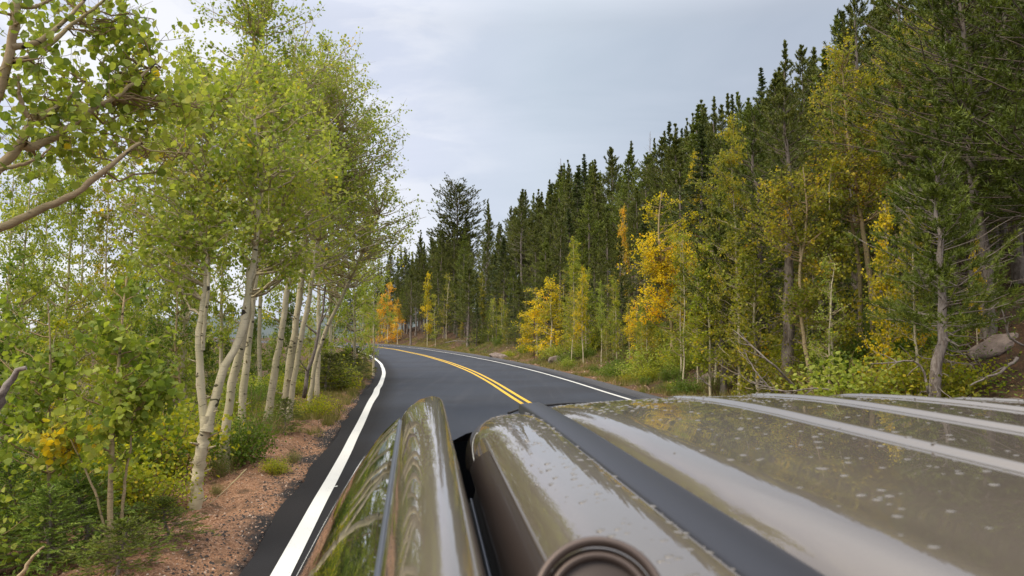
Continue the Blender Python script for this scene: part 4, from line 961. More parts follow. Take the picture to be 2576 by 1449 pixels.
# ------------------------------------------------------------------ uncountable ground cover
def scatter(ylo, yhi, slo, shi, side, n, rng, dens=None):
    out = []
    while sum(map(len, out)) < n:
        m = n*2; ii = rng.integers(0, len(CLN), m); C = CLN[ii]+TAN[ii]*rng.uniform(-.25, .25, m)[:, None]
        s = rng.uniform(slo, shi, m); t = (EDGE_R+.3+s) if side > 0 else (EDGE_L-s); p = C+NRM[ii]*t[:, None]
        k = (p[:, 1] > ylo) & (p[:, 1] < yhi) & (np.abs(p[:, 0]/np.maximum(p[:, 1], .1)) < .85)
        if dens is not None: k &= rng.uniform(size=m) < dens(p, s)
        out.append(p[k])
    p = np.concatenate(out)[:n]; return np.c_[p, Hxy(p)]
rng = np.random.default_rng(700)
def tufts(name, label, pts, rng, hgt, per, m, tint=(.3, 1), wd=.007):
    C = np.repeat(pts, per, 0)+rng.normal(size=(len(pts)*per, 3))*np.array([.05, .05, 0]); C[:, 2] -= .01
    D = rv(rng, len(C))*.55+np.array([0, 0, 1.]); D /= np.linalg.norm(D, axis=1, keepdims=True)
    mb = MB(); blades(mb, C, D, hgt*rng.uniform(.4, 1.2, len(C)), wd, rng, np.clip(np.repeat(rng.uniform(*tint, len(pts)), per)+rng.normal(size=len(C))*.12, 0, 1), 0)
    o = mb.obj(name, m); tag(o, label, 'grass', kind='stuff'); return o
nd = lambda sc, th, seed: (lambda p, s: (vnoise(p[:, 0], p[:, 1], sc, seed) > th).astype(float))
tufts('grass', 'dry yellow-green grass along the left road edge at the bend', scatter(13, 45, .15, 2.2, -1, 2600, rng, nd(1.0, -.25, 61)), rng, .20, 12, M['grass'], wd=.012)
tufts('grass', 'dry grass and weeds along the far road edge', scatter(16, 100, .3, 3.2, 1, 4200, rng, nd(1.2, -.1, 62)), rng, .22, 12, M['grass'], wd=.016)
def cover(name, label, pts, rng, per, leaf, m, rad, hgt):
    C = np.repeat(pts, per, 0)+rng.normal(size=(len(pts)*per, 3))*np.array([rad, rad, 0]); C[:, 2] = np.repeat(pts[:, 2], per)+rng.uniform(.01, hgt, len(C))
    mb = MB(); leaves(mb, C, leaf, rng, np.clip(.35+rng.normal(size=len(C))*.2, 0, 1), 0, LONG, up=1.2)
    o = mb.obj(name, m); tag(o, label, 'ground cover', kind='stuff')
cover('ground_cover', 'low green plants covering the floor of the left grove', scatter(5, 30, 1.1, 6, -1, 1500, rng, nd(.8, 0, 63)), rng, 16, .045, M['leaf_deep'], .12, .20)
cover('ground_cover', 'low green plants covering the right bank', scatter(11, 80, .9, 8, 1, 2200, rng, nd(1.3, .05, 64)), rng, 14, .06, M['leaf_deep'], .2, .28)
# stones of the gravel shoulder
def pebbles(name, label, pts, rng, lo, hi, m):
    n = len(pts); base = np.array([[1, 0, 0], [-1, 0, 0], [0, 1, 0], [0, -1, 0], [0, 0, .8], [0, 0, -.6]], float)
    fc = np.array([[0, 2, 4], [2, 1, 4], [1, 3, 4], [3, 0, 4], [2, 0, 5], [1, 2, 5], [3, 1, 5], [0, 3, 5]])
    s = (lo+(hi-lo)*rng.uniform(size=n)**3)[:, None, None]
    v = base[None]*s*rng.uniform(.6, 1.3, (n, 6, 1)); a = rng.uniform(0, 6.28, n); ca, sa = np.cos(a)[:, None], np.sin(a)[:, None]
    v = np.stack([v[..., 0]*ca-v[..., 1]*sa, v[..., 0]*sa+v[..., 1]*ca, v[..., 2]], -1)+pts[:, None, :]
    f = (fc[None]+np.arange(n)[:, None, None]*6).reshape(-1, 3)
    mb = MB(); mb.add(v.reshape(-1, 3), f, 0, np.repeat(rng.uniform(size=n), 8), False); o = mb.obj(name, m); tag(o, label, 'gravel', kind='stuff')
m, t, b, o = mat('stones'); at_ = N(t, 'ShaderNodeAttribute', attribute_name='tint')
setc(t, b, ramp(t, at_.outputs['Fac'], [(0, (.05, .04, .035)), (.3, (.20, .12, .08)), (.7, (.40, .25, .17)), (1, (.55, .45, .37))])); b.inputs['Roughness'].default_value = .9
M['stone'] = m
pebbles('gravel', 'pinkish gravel scattered over the left shoulder', scatter(3.5, 22, -.04, 2.6, -1, 26000, rng), rng, .004, .017, M['stone'])
pebbles('gravel', 'loose stones along the foot of the right bank', scatter(14, 60, 0, 6, 1, 5000, rng), rng, .012, .06, M['stone'])
m, t, b, o = mat('dark_crumbs'); f = noise(t, N(t, 'ShaderNodeNewGeometry').outputs['Position'], 30); setc(t, b, mixc(t, f, (.015, .013, .013), (.06, .05, .045))); b.inputs['Roughness'].default_value = .8
pebbles('asphalt_crumbs', 'black asphalt crumbs along the ragged pavement edge', scatter(3.5, 26, -.08, .45, -1, 7000, rng), rng, .005, .022, m)
m2 = leafmat('litter', [(0, (.07, .045, .025)), (.5, (.16, .10, .05)), (.85, (.36, .27, .10)), (1, (.5, .36, .06))], .1)
pts = scatter(10, 70, .6, 14, 1, 16000, rng); mb = MB(); leaves(mb, pts+[0, 0, .012], .05, rng, rng.uniform(size=len(pts)), 0, LEAF4, up=2.5)
tag(mb.obj('fallen_leaves', m2), 'fallen leaves scattered over the right bank', 'leaf litter', kind='stuff')
pts = scatter(4, 30, 1.3, 10, -1, 9000, rng); mb = MB(); leaves(mb, pts+[0, 0, .012], .045, rng, rng.uniform(size=len(pts)), 0, LEAF4, up=2.5)
tag(mb.obj('fallen_leaves', m2), 'fallen leaves on the floor of the left grove', 'leaf litter', kind='stuff')

# ------------------------------------------------------------------ rocks, dead wood, posts
def rockmat():
    m, t, b, o = mat('rock'); v = N(t, 'ShaderNodeTexCoord').outputs['Object']
    f = noise(t, v, 3, 6, .65); f2 = noise(t, v, 25, 4, .6)
    c = mixc(t, ramp(t, f, [(.35, 0.0), (.65, 1.0)]), (.13, .095, .08), (.28, .22, .19)); c = mixc(t, ramp(t, f2, [(.5, 0.0), (.7, .6)]), c, (.08, .07, .06))
    setc(t, b, c); b.inputs['Roughness'].default_value = .9; bump(t, b, f2, .7, .03); return m
M['rock'] = rockmat()
def rock(X, Yb, d, sx, sy, sz, seed, label, rot=(0, 0, 0)):
    rng = np.random.default_rng(seed); import bmesh
    bm = bmesh.new(); bmesh.ops.create_icosphere(bm, subdivisions=3, radius=1)
    me = bpy.data.meshes.new('rock'); bm.to_mesh(me); bm.free()
    v = np.empty(len(me.vertices)*3); me.vertices.foreach_get('co', v); v = v.reshape(-1, 3)
    for _ in range(9):            # chop with planes for flat faces
        nrm = rv(rng, 1)[0]; dd = rng.uniform(.55, .9); k = v@nrm; v = v-np.where(k > dd, k-dd, 0)[:, None]*nrm
    v *= (1+.06*np.sin(v[:, :1]*7+v[:, 1:2]*5+seed)); v = v*[sx, sy, sz]
    me.vertices.foreach_set('co', v.ravel()); me.materials.append(M['rock']); me.update()
    p = P(X, Yb, d); o = bpy.data.objects.new('rock', me); COL.objects.link(o); o.location = (p[0], p[1], H(p[0], p[1])+sz*.12); o.rotation_euler = rot
    tag(o, label, 'rock', 'rocks lying on the right bank')
for a in [(2268, 985, 13.2, .26, .3, .22, 1, 'angular brown rock left of the blue-grey pine base', (.2, .5, .3)), (2390, 890, 14.5, .28, .3, .12, 2, 'flat tan rock right of the blue-grey pine trunk', (.1, .1, .2)),
          (2500, 900, 14.2, .5, .4, .13, 3, 'long slanting grey slab high on the bare soil bank', (.1, -.5, .1)), (2455, 940, 13.4, .2, .2, .1, 4, 'small brown rock below the slanting grey slab', (0, .2, 0)),
          (2552, 985, 12.0, .12, .14, .05, 5, 'small orange-brown stone at the right edge by the roof', (0, 0, .4)), (2210, 970, 14.2, .16, .2, .12, 6, 'small rock behind the lime leaves left of the big rock', (0, .3, 0)), (2370, 850, 16, .2, .2, .12, 7, 'rounded tan rock up behind the pine trunk', (0, 0, 0)),
          (1790, 895, 22, .35, .3, .22, 8, 'grey rock in the shade behind the golden aspen', (0, 0, 0)), (1255, 850, 49, .7, .6, .35, 9, 'pale rock on the reddish cut bank', (0, .2, 0)), (1398, 835, 40, .4, .4, .3, 10, 'tan boulder above the bright yellow aspens', (0, 0, .5))]:
    rock(*a)
def deadlimb(pts, r0, label, grp, seed, nb=6, m='bark_dead'):
    rng = np.random.default_rng(seed); w_ = np.array([P(*p) for p in pts]); b0 = w_[0].copy(); q = resample(w_-b0, 10, rng, r0*.3); mb = MB()
    tubes(mb, q, np.linspace(r0, r0*.35, 10), 6, 0, 0.0, cap=True)
    L = np.linalg.norm(q[-1]-q[0]); D0 = (q[-1]-q[0])/L
    for _ in range(nb):
        i_ = rng.integers(2, 9); dv = D0*.8+rv(rng, 1)[0]*.8; dv /= np.linalg.norm(dv); l_ = L*rng.uniform(.15, .4)
        tubes(mb, np.stack([q[i_], q[i_]+dv*l_*.5+rng.normal(size=3)*.02, q[i_]+dv*l_]), [r0*.4, r0*.28, r0*.12], 4, 0, .3)
    o = mb.obj('dead_branch', [M[m]], loc=b0); tag(o, label, 'branch', grp)
G_D = 'dead branches on the far bank'
d8_ = clear(1150, 50, 1.5)
deadlimb([(2010, 985, 15.3), (1960, 930, 15), (1930, 905, 15), (1880, 860, 15.2), (1850, 835, 15.4)], .03, 'forked bare grey branch rising left of the thick pine trunk base', G_D, 1)
deadlimb([(1990, 990, 15), (1940, 975, 15.2), (1880, 960, 15.4), (1850, 930, 15.4)], .02, 'low bare branch arching over the soil before the roof edge', G_D, 2)
deadlimb([(2120, 985, 14), (2050, 975, 14), (1980, 985, 14), (1900, 975, 14.2)], .018, 'thin dead branch lying flat by the roof edge', G_D, 3)
deadlimb([(1790, 975, 17), (1760, 950, 17), (1745, 935, 17)], .016, 'short broken twig right of the golden aspen base', G_D, 4)
deadlimb([(2335, 990, 12.4), (2325, 930, 12.4), (2300, 905, 12.4), (2240, 912, 12.2), (2190, 915, 12.2)], .022, 'grey dead limb beside the blue-grey pine, bent over to the left', G_D, 5)
deadlimb([(2560, 900, 12.6), (2520, 935, 12.5), (2470, 955, 12.4), (2440, 970, 12.4)], .03, 'fallen log end on the bare soil at the right', G_D, 6, 2)
deadlimb([(2575, 870, 13), (2540, 850, 13), (2520, 780, 13), (2500, 740, 13.2)], .02, 'curved bare stem at the right edge', G_D, 7)
deadlimb([(1120, 862, d8_), (1150, 856, d8_), (1180, 862, d8_), (1210, 858, d8_)], .05, 'fallen dead tree on the bank by the bend', G_D, 8, 12)
deadlimb([(1945, 985, 14.6), (1900, 935, 14.6), (1870, 880, 14.8)], .02, 'pair of pale bare stems leaning left, right-hand one', G_D, 9)
deadlimb([(-30, 1060, 3.4), (0, 1005, 3.4), (22, 958, 3.4), (40, 940, 3.4), (66, 925, 3.4)], .028, 'weathered grey snag at the left edge', 'dead wood on the near left', 10, 0)
deadlimb([(40, 1460, 4.6), (60, 1440, 4.6), (80, 1400, 4.6), (110, 1375, 4.6)], .016, 'curved tan dead branch in the lower left corner', 'dead wood on the near left', 11, 1, 'bark_warm')
deadlimb([(620, 1180, d1+.6), (560, 1240, d1+.2), (520, 1275, d1), (480, 1290, d1)], .008, 'thin dead twig lying on the gravel by the forked aspen', 'dead wood on the near left', 12, 2, 'bark_warm')
# broken dark trunk in the clump
dW = d1+7.8
deadlimb([(765, 1000, dW), (772, 930, dW), (795, 870, dW), (808, 800, dW), (818, 720, dW)], .05, 'broken reddish-black dead trunk beside the white aspen clump', 'dead wood on the near left', 13, 4)
def stump(X, Y, d, h_, r_, lab):
    p = P(X, Y, d); z = H(p[0], p[1]); mb = MB(); rr = np.random.default_rng(int(X))
    tubes(mb, np.array([[0, 0, -.1], [0, .01, h_*.3], [.01, 0, h_*.7], [0, 0, h_]]), [r_*1.4, r_*1.05, r_, r_*.9], 9, 0, 0.0, cap=True)
    tag(mb.obj('tree_stump', [M['bark_dead']], loc=(p[0], p[1], z)), lab, 'stump')
stump(1150, 850, ground_depth(1150, 848), 1.2, .12, 'grey broken stump on the far bank by the roadside pine')

M['rust'] = simple('rusty_steel', (.10, .05, .035), .75, .3); M['reflector'] = simple('white_reflector', (.8, .8, .8), .3); M['black_steel'] = simple('black_steel', (.02, .02, .022), .6)
def post(X, Yb, Yt, w_, m, lab, refl=None):
    d = ground_depth(X, Yb); p = P(X, Yb, d); z = H(p[0], p[1]); h_ = P(X, Yt, d)[2]-z
    e = empty('delineator_post', (p[0], p[1], z)); tag(e, lab, 'post')
    mb = MB(); v = np.array([(-w_, 0), (-w_*.7, .006), (-w_*.35, .02), (w_*.35, .02), (w_*.7, .006), (w_, 0), (w_, .008), (w_*.5, .032), (-w_*.5, .032), (-w_, .008)])
    k = len(v); bot = np.c_[v, np.full(k, -.3)]; top = np.c_[v, np.full(k, h_)]; i_ = np.arange(k)
    mb.add(np.r_[bot, top], np.stack([i_, (i_+1) % k, (i_+1) % k+k, i_+k], 1), 0, 0, False); mb.add(top, i_[None], 0, 0, False); mb.obj('pole', m, e)
    if refl:
        a = np.arange(20)*2*math.pi/20; r_ = .045; zc = P(X, refl, d)[2]-z; mb = MB()
        f_ = np.c_[np.cos(a)*r_, np.full(20, -.006), zc+np.sin(a)*r_]; g_ = np.c_[np.cos(a)*r_*.8, np.full(20, -.016), zc+np.sin(a)*r_*.8]; bk = np.c_[np.cos(a)*r_, np.full(20, .004), zc+np.sin(a)*r_]
        i_ = np.arange(20); q = lambda A_, B_: np.stack([i_+A_, (i_+1) % 20+A_, (i_+1) % 20+B_, i_+B_], 1)
        mb.add(np.r_[bk, f_, g_], np.r_[q(0, 20), q(20, 40)], 0, 0, False); mb.add(g_, i_[None], 0, 0, False); mb.obj('reflector', M['reflector'], e)
post(1344, 905, 800, .03, M['rust'], 'thin rusty brown post with a round white reflector across the road', 857)
post(908, 893, 850, .055, M['black_steel'], 'short black post at the left road edge where the road bends away')
# ------------------------------------------------------------------ the car the camera looks along
CAR_YAW = math.atan(82/FPX)          # the car heads a little left of the view
car = empty('car', (0, 0, 0), CAR_YAW)   # car space: x right, y towards the rear end in view, z up, origin below the camera
tag(car, 'glossy taupe metallic car seen along its ribbed roof, rain drops on the paint', 'car')
def paintmat():
    m, t, b, o = mat('taupe_metallic_paint'); v = N(t, 'ShaderNodeTexCoord').outputs['Object']
    fl = noise(t, v, 900, 2, .6); setc(t, b, mixc(t, fl, (.100, .078, .060), (.150, .120, .094)))
    b.inputs['Metallic'].default_value = .3; b.inputs['Roughness'].default_value = .42
    b.inputs['Coat Weight'].default_value = 1.0; b.inputs['Coat Roughness'].default_value = .012; b.inputs['Coat IOR'].default_value = 1.95
    return m
M['paint'] = paintmat()
M['molding'] = simple('dark_blue_grey_rubber', (.017, .018, .026), .40, 0, 0, .3)
M['rubber'] = simple('black_rubber', (.008, .008, .008), .55)
M['seal'] = simple('blue_grey_seal', (.055, .065, .09), .35)
M['rail_refl'] = simple('dark_brown_reflection', (.030, .021, .018), .42, .0, .3)  # dark reflection of the door put into the colour of a rail strip
M['cap'] = simple('brown_satin_metal', (.10, .075, .065), .42, .5)
M['disc'] = simple('dark_brown_satin', (.040, .028, .024), .5, .3)
M['glass'] = simple('tinted_window_glass', (.008, .010, .010), .02, 0, 1.0, 1.0)
M['chrome'] = simple('bright_window_trim', (.6, .6, .6), .18, 1.0)
M['tyre'] = simple('tyre_rubber', (.02, .02, .02), .85); M['rim'] = simple('alloy_rim', (.45, .45, .46), .3, 1.0)
M['lamp'] = simple('red_lamp_glass', (.35, .01, .01), .12, 0, 1.0)
def loft(name, us, prof, m, parent=car, ysm=None, label=None, closed=False, tint=None):
    """prof(u) -> (k,2) list of (x, drop below the camera)"""
    V = []
    for u in us:
        p = np.array(prof(u), float)
        uu = p[:, 2] if p.shape[1] > 2 else np.full(len(p), u)
        V.append(np.c_[p[:, 0], uu, CAMZ-p[:, 1]])
    V = np.array(V); n, k = V.shape[:2]; kk = k if closed else k-1
    a = np.arange(n-1)[:, None]; b_ = np.arange(kk)[None]
    q = np.stack([a*k+b_, (a+1)*k+b_, (a+1)*k+(b_+1) % k, a*k+(b_+1) % k], -1).reshape(-1, 4)
    mb = MB(); mb.add(V.reshape(-1, 3), q); o = mb.obj(name, m, parent)
    if label: o['label'] = label
    return o
def spl(pts, n):
    """smooth curve through points (Catmull-Rom)"""
    p = np.array(pts, float); P0 = np.vstack([2*p[0]-p[1], p, 2*p[-1]-p[-2]]); out = []
    seg = len(p)-1
    for tt in np.linspace(0, seg-1e-6, n):
        i_ = int(tt); f = tt-i_; a, b_, c, d = P0[i_], P0[i_+1], P0[i_+2], P0[i_+3]
        out.append(.5*((2*b_)+(-a+c)*f+(2*a-5*b_+4*c-d)*f*f+(-a+3*b_-3*c+d)*f**3))
    return np.array(out)
XC, HW = .745, .495                       # roof centre line and half width
us = np.r_[np.linspace(-1.0, 1.3, 24), np.linspace(1.34, 1.88, 28)]
def rear_drop(u, s=1.0): return s*(.05*np.clip((u-1.05)/.83, 0, 1)**2.2)
def roof_end(x): return 1.80+.13*(1-((x-XC)/HW)**2)
def roofprof(u):
    w_ = np.concatenate([np.linspace(-HW, -HW+.03, 8), np.linspace(-HW+.036, HW-.036, 300), np.linspace(HW-.03, HW, 8)])
    x = XC+w_; D = .1255+.006*(w_/HW)**2+.012*np.abs(w_/HW)**9
    e_ = np.clip((np.abs(w_)-(HW-.035))/.035, 0, 1); D = D+.013*e_**2.5
    for xr in (.335, .545, .745, .945, 1.155):     # pressed ribs
        hh = .0068*np.exp(-((x-xr)/.0145)**4); uend = 1.66+.06*(1-((x-XC)/HW)**2)
        D = D-(hh*np.clip((uend-u)/.10, 0, 1) if xr != .335 else 0)
    # bead beside the ditch
    D = D-.003*np.exp(-((x-(XC-HW+.045))/.028)**2)-.003*np.exp(-((x-(XC+HW-.045))/.028)**2)
    f = (u+1.0)/2.88; uu = -1.0+f*(roof_end(x)+1.0)
    return np.c_[x, D+rear_drop(u), uu]
loft('roof', us, roofprof, M['paint'])
def ditch(x0, x1, name, sgn=1):
    xs = XC+sgn*(np.array([x1, x1, x1-.008, x0+.008, x0, x0])-XC)
    DD = np.array([.19, .1555, .1520, .1545, .1585, .19])
    pr = lambda u: np.c_[xs, DD+rear_drop(u, .25)]
    return loft(name, np.linspace(-1.0, 1.695, 40), pr, M['molding'])
ditch(.198, .2515, 'roof_molding'); ditch(.198, .2515, 'roof_molding', -1)
ENDB = 1.68
railp = [(.204, .185), (.2005, .160), (.192, .1535), (.172, .1525), (.150, .1550), (.126, .1600), (.104, .1710), (.088, .1880), (.078, .2100), (.0735, .2350), (.0740, .250)]
def rail(sgn=1):
    def pr(u):
        p = spl(railp, 40); x = XC+sgn*(p[:, 0]-XC); D = p[:, 1]
        k = np.clip((D-.15)/.10, 0, 1)
        f = (u+1.0)/(ENDB+1.0); uend = ENDB+.05-.20*k**1.0
        uu = -1.0+f*(uend+1.0); g_ = np.clip((uu-1.25)/.45, 0, 1)**2.4
        return np.c_[x, D+.035*g_*(1+.5*k)+rear_drop(u, .2), uu]
    return loft('side_rail', np.r_[np.linspace(-1.0, 1.2, 20), np.linspace(1.24, ENDB, 22)], pr, M['paint'])
rail(); rail(-1)
# strip coloured as the door's dark reflection in the rail, cut to a point
def reflprof(u):
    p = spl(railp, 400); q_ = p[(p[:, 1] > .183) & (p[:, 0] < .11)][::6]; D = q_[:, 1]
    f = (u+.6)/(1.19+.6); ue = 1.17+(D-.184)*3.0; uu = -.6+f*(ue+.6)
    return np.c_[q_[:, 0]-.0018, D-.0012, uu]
loft('rail_reflection', np.linspace(-.6, 1.19, 50), reflprof, M['rail_refl'])
# door: frame, gasket, window, panel
framep = [(.052, .300), (.0505, .262), (.0480, .222), (.0440, .186), (.0340, .1600), (.0170, .1490), (-.002, .1520), (-.0200, .1680), (-.0350, .1960), (-.0425, .2250), (-.0455, .2520)]
DEND = 1.70
def frame_pr(u):
    p = spl(framep, 44); x, D = p[:, 0], p[:, 1]
    k = np.clip((D-.149)/.11, 0, 1); f = (u+1.0)/(DEND+1.0)
    left = x < .017
    uend = np.where(left, 1.80-.10*k, 1.80-.14*k); uu = -1.0+f*(uend+1.0)
    sh = np.clip((uu-.6)/1.1, 0, 1)
    D2 = np.where(left, D-.060*k*sh, D-.03*k*sh); D2 = D2+.004*np.clip((uu-1.6)/.2, 0, 1)**2.2
    x2 = np.where(left, x-.014*k*sh, x-.012*sh*k)
    return np.c_[x2-.004*sh, D2, uu]
door = loft('door_frame', np.r_[np.linspace(-.25, 1.3, 22), np.linspace(1.34, DEND, 18)], frame_pr, M['paint'])
uu_ = np.linspace(-.25, 1.76, 40)
def edge(u):
    p = frame_pr(min(u, DEND))[-1]; return p
gp = np.array([edge(u) for u in np.linspace(-.25, DEND, 40)])
G3 = np.c_[gp[:, 0]-.002, gp[:, 2], CAMZ-gp[:, 1]-.002]
mb = MB(); tubes(mb, resample(G3, 40), np.full(40, .0042), 8, cap=True); mb.obj('window_seal', M['seal'], car)
glp = [(-.0475, .256), (-.070, .272), (-.105, .303), (-.150, .352), (-.200, .414), (-.246, .480), (-.284, .548), (-.312, .620)]
def glass_pr(u):
    p = spl(glp, 40); x, D = p[:, 0], p[:, 1]; k = (D-.256)/.364
    f = (u+.25)/(1.76+.25); uend = 1.76+.42*k; uu = -.25+f*(uend+.25); sh = np.clip((uu-.6)/1.1, 0, 1)
    D2 = D-.060*(1-k)*sh; x2 = x-.018*(1-k)*sh+.02*k*np.clip((uu-1.2)/.9, 0, 1)
    return np.c_[x2, D2, uu]
loft('side_window', np.linspace(-.25, 1.76, 40), glass_pr, M['glass'])
# belt trim along the lower glass edge, then the flank
be = np.array([glass_pr(u)[-1] for u in np.linspace(-.25, 1.76, 30)]); B3 = np.c_[be[:, 0]-.004, be[:, 2], CAMZ-be[:, 1]]
mb = MB(); tubes(mb, resample(B3, 30), np.full(30, .006), 6, cap=True); mb.obj('belt_trim', M['chrome'], car)
flank = [(-.316, .625), (-.335, .66), (-.352, .74), (-.362, .86), (-.362, 1.0), (-.352, 1.15), (-.345, 1.25), (-.325, 1.40), (-.29, 1.52)]
def flank_pr(sgn):
    def pr(u):
        p = spl(flank, 30); x = XC+sgn*(p[:, 0]-XC); D = p[:, 1]; k = (u+2.6)/(2.25+2.6)
        e_ = np.clip((u-1.6)/.7, 0, 1)**2*.10; fr = np.clip((-1.9-u)/.7, 0, 1)**2*.14
        return np.c_[x+sgn*(e_+fr), D+.10*np.clip((-u-1.0)/1.6, 0, 1)*(1-(D-.62)/.9)]
    return pr
fl_us = np.linspace(-2.6, 2.30, 60)
loft('flank', fl_us, flank_pr(1), M['paint']); loft('flank', fl_us, flank_pr(-1), M['paint'])
# far side window and fixed shell that closes the cabin
farp = lambda u: np.c_[XC-(spl(glp, 20)[:, 0]-XC), spl(glp, 20)[:, 1]-.03]
loft('side_window', np.linspace(-1.0, 1.85, 20), farp, M['glass'])
# tail: sloping tailgate with glass, bumper, lamps
def quadpatch(name, rows, m, n=12):
    V = np.array([spl(r_, n) for r_ in rows]); a = np.arange(len(rows)-1)[:, None]; b_ = np.arange(n-1)[None]
    mb = MB(); mb.add(V.reshape(-1, 3), np.stack([a*n+b_, a*n+b_+1, (a+1)*n+b_+1, (a+1)*n+b_], -1).reshape(-1, 4)); return mb.obj(name, m, car)
def row(hw_, y_, D_, bow): return [(XC-hw_, y_-bow, CAMZ-D_), (XC-hw_*.5, y_-bow*.2, CAMZ-D_+.004), (XC, y_, CAMZ-D_+.006), (XC+hw_*.5, y_-bow*.2, CAMZ-D_+.004), (XC+hw_, y_-bow, CAMZ-D_)]
quadpatch('tailgate', [row(.62, 1.83, .212, .16), row(.66, 1.90, .235, .14), row(.70, 1.93, .26, .14)], M['paint'])
quadpatch('rear_window', [row(.70, 1.93, .26, .14), row(.80, 2.05, .42, .14), row(.90, 2.15, .60, .14)], M['glass'])
quadpatch('tailgate', [row(.90, 2.15, .60, .14), row(1.0, 2.28, .66, .12), row(1.0, 2.33, .9, .12), row(.99, 2.33, 1.15, .12)], M['paint'])
quadpatch('bumper', [row(1.0, 2.33, 1.15, .12), row(1.02, 2.42, 1.18, .14), row(1.02, 2.42, 1.42, .14), row(.95, 2.30, 1.5, .14)], M['rubber'])
# rear spoiler lip seen as a dark edge behind the roof end
lip = np.array([(.175, 1.69, CAMZ-.182), (.20, 1.73, CAMZ-.179), (.24, 1.775, CAMZ-.176), (.33, 1.83, CAMZ-.176), (.45, 1.875, CAMZ-.179)])
mb = MB(); tubes(mb, resample(lip, 20), np.full(20, .003), 8, cap=True); mb.obj('tailgate_seal', M['rubber'], car)
for sx in (-1, 1):
    quadpatch('tail_lamp', [[(XC+sx*.80, 2.285, .88+.25), (XC+sx*.9, 2.26, .88+.25), (XC+sx*1.02, 2.19, .88+.25)], [(XC+sx*.80, 2.335, .88), (XC+sx*.92, 2.31, .88), (XC+sx*1.04, 2.21, .88)], [(XC+sx*.80, 2.335, .70), (XC+sx*.92, 2.31, .70), (XC+sx*1.03, 2.21, .70)]], M['lamp'], 8)
# windscreen, bonnet and nose, behind the camera
quadpatch('windscreen', [row(.56, -1.0, .145, -.06), row(.72, -1.35, .40, -.08), row(.86, -1.72, .68, -.10)], M['glass'])
quadpatch('bonnet', [row(.86, -1.72, .68, -.10), row(.92, -2.1, .74, -.08), row(.90, -2.6, .86, -.05), row(.85, -2.75, 1.1, -.02), row(.85, -2.75, 1.5, -.02)], M['paint'])
# dark inner sill between door frame and rail, with the thin blue-grey seal line
def inner(u): return np.array([(.0737, .246), (.070, .262), (.062, .270), (.054, .272), (.050, .256)])+np.array([.0, .004])
loft('door_gap_rubber', np.linspace(-1.0, 1.22, 20), inner, M['rubber'])
gl = np.stack([resample(np.array([(.0655, u, CAMZ-.262) for u in np.linspace(-.6, 1.2, 10)]), 20)]); mb = MB(); tubes(mb, gl[0], np.full(20, .0022), 6); mb.obj('door_seal', M['seal'], car)
# door inner panel from the frame down, and the cabin box so nothing is hollow
def shell(u): return np.array([(.05, .29), (-.02, .30), (-.29, .64), (-.31, 1.45), (.4, 1.55), (1.1, 1.55), (1.80, 1.45), (1.78, .64), (1.5, .30), (1.44, .29), (1.42, .20), (.088, .20), (.085, .29)])
loft('cabin_lining', np.linspace(-1.0, 1.25, 8), shell, M['rubber'], closed=True)
# wheels
for wx in (-.20, 1.69):
    for wy in (-2.0, 1.35):
        e = empty('wheel', (wx, wy, .335)); e.parent = car; a = np.arange(40)*2*math.pi/40
        def lathe(name, pr, m, par):
            V = np.array([[(x_, math.cos(t_)*r_, math.sin(t_)*r_) for (x_, r_) in pr] for t_ in a]); k = len(pr)
            i_ = np.arange(40)[:, None]; j_ = np.arange(k-1)[None]
            mb = MB(); mb.add(V.reshape(-1, 3), np.stack([i_*k+j_, ((i_+1) % 40)*k+j_, ((i_+1) % 40)*k+j_+1, i_*k+j_+1], -1).reshape(-1, 4)); return mb.obj(name, m, par)
        lathe('tyre', [(-.10, .21), (-.115, .27), (-.10, .325), (-.05, .335), (.05, .335), (.10, .325), (.115, .27), (.10, .21)], M['tyre'], e)
        lathe('rim', [(-.09, .21), (-.07, .17), (-.075, .06), (-.085, .001), (.085, .001), (.075, .06), (.07, .17), (.09, .21)], M['rim'], e)
# round brown cap standing on the rail nearest the lens
CU, CX, CD = .455, .100, .150
e = empty('round_cap', (CX+.002, CU, CAMZ-CD-.0145)); e.parent = car; e.scale = (1.12, 1.12, 1.12); e.rotation_euler = (R(58), 0, R(-9))
def lathez(name, pr, m, par, n=64):
    a = np.arange(n)*2*math.pi/n; V = np.array([[(math.cos(t_)*r_, math.sin(t_)*r_, z_) for (r_, z_) in pr] for t_ in a]); k = len(pr)
    i_ = np.arange(n)[:, None]; j_ = np.arange(k-1)[None]
    mb = MB(); mb.add(V.reshape(-1, 3), np.stack([i_*k+j_, i_*k+j_+1, ((i_+1) % n)*k+j_+1, ((i_+1) % n)*k+j_], -1).reshape(-1, 4)[:, ::-1]); return mb.obj(name, m, par)
lathez('outer_rim', [(.036, -.012), (.0372, .000), (.0365, .0035), (.0345, .0048), (.0325, .0035), (.0318, -.001)], M['cap'], e)
lathez('inner_ring', [(.0318, -.003), (.0300, -.002), (.0285, .0008), (.0268, .0012), (.0252, -.0005), (.0246, -.005)], M['cap'], e)
lathez('inner_disc', [(.0250, -.004), (.0240, -.0042), (.019, -.0030), (.010, -.0018), (.0002, -.0014)], M['disc'], e)
mb = MB(); q_ = np.array([(-.0, -.0), (.016, .0), (.016, .010), (0, .012)]); 
b8 = np.array([(.0235, .004, -.004), (.035, .009, -.004), (.037, -.012, -.004), (.025, -.014, -.004)]); t8 = b8*[.98, .98, 1]+[0, 0, .012]
mb.add(np.r_[b8, t8], [[0, 1, 5, 4], [1, 2, 6, 5], [2, 3, 7, 6], [3, 0, 4, 7], [4, 5, 6, 7]], 0, 0, False); mb.obj('rubber_tab', M['molding'], e)
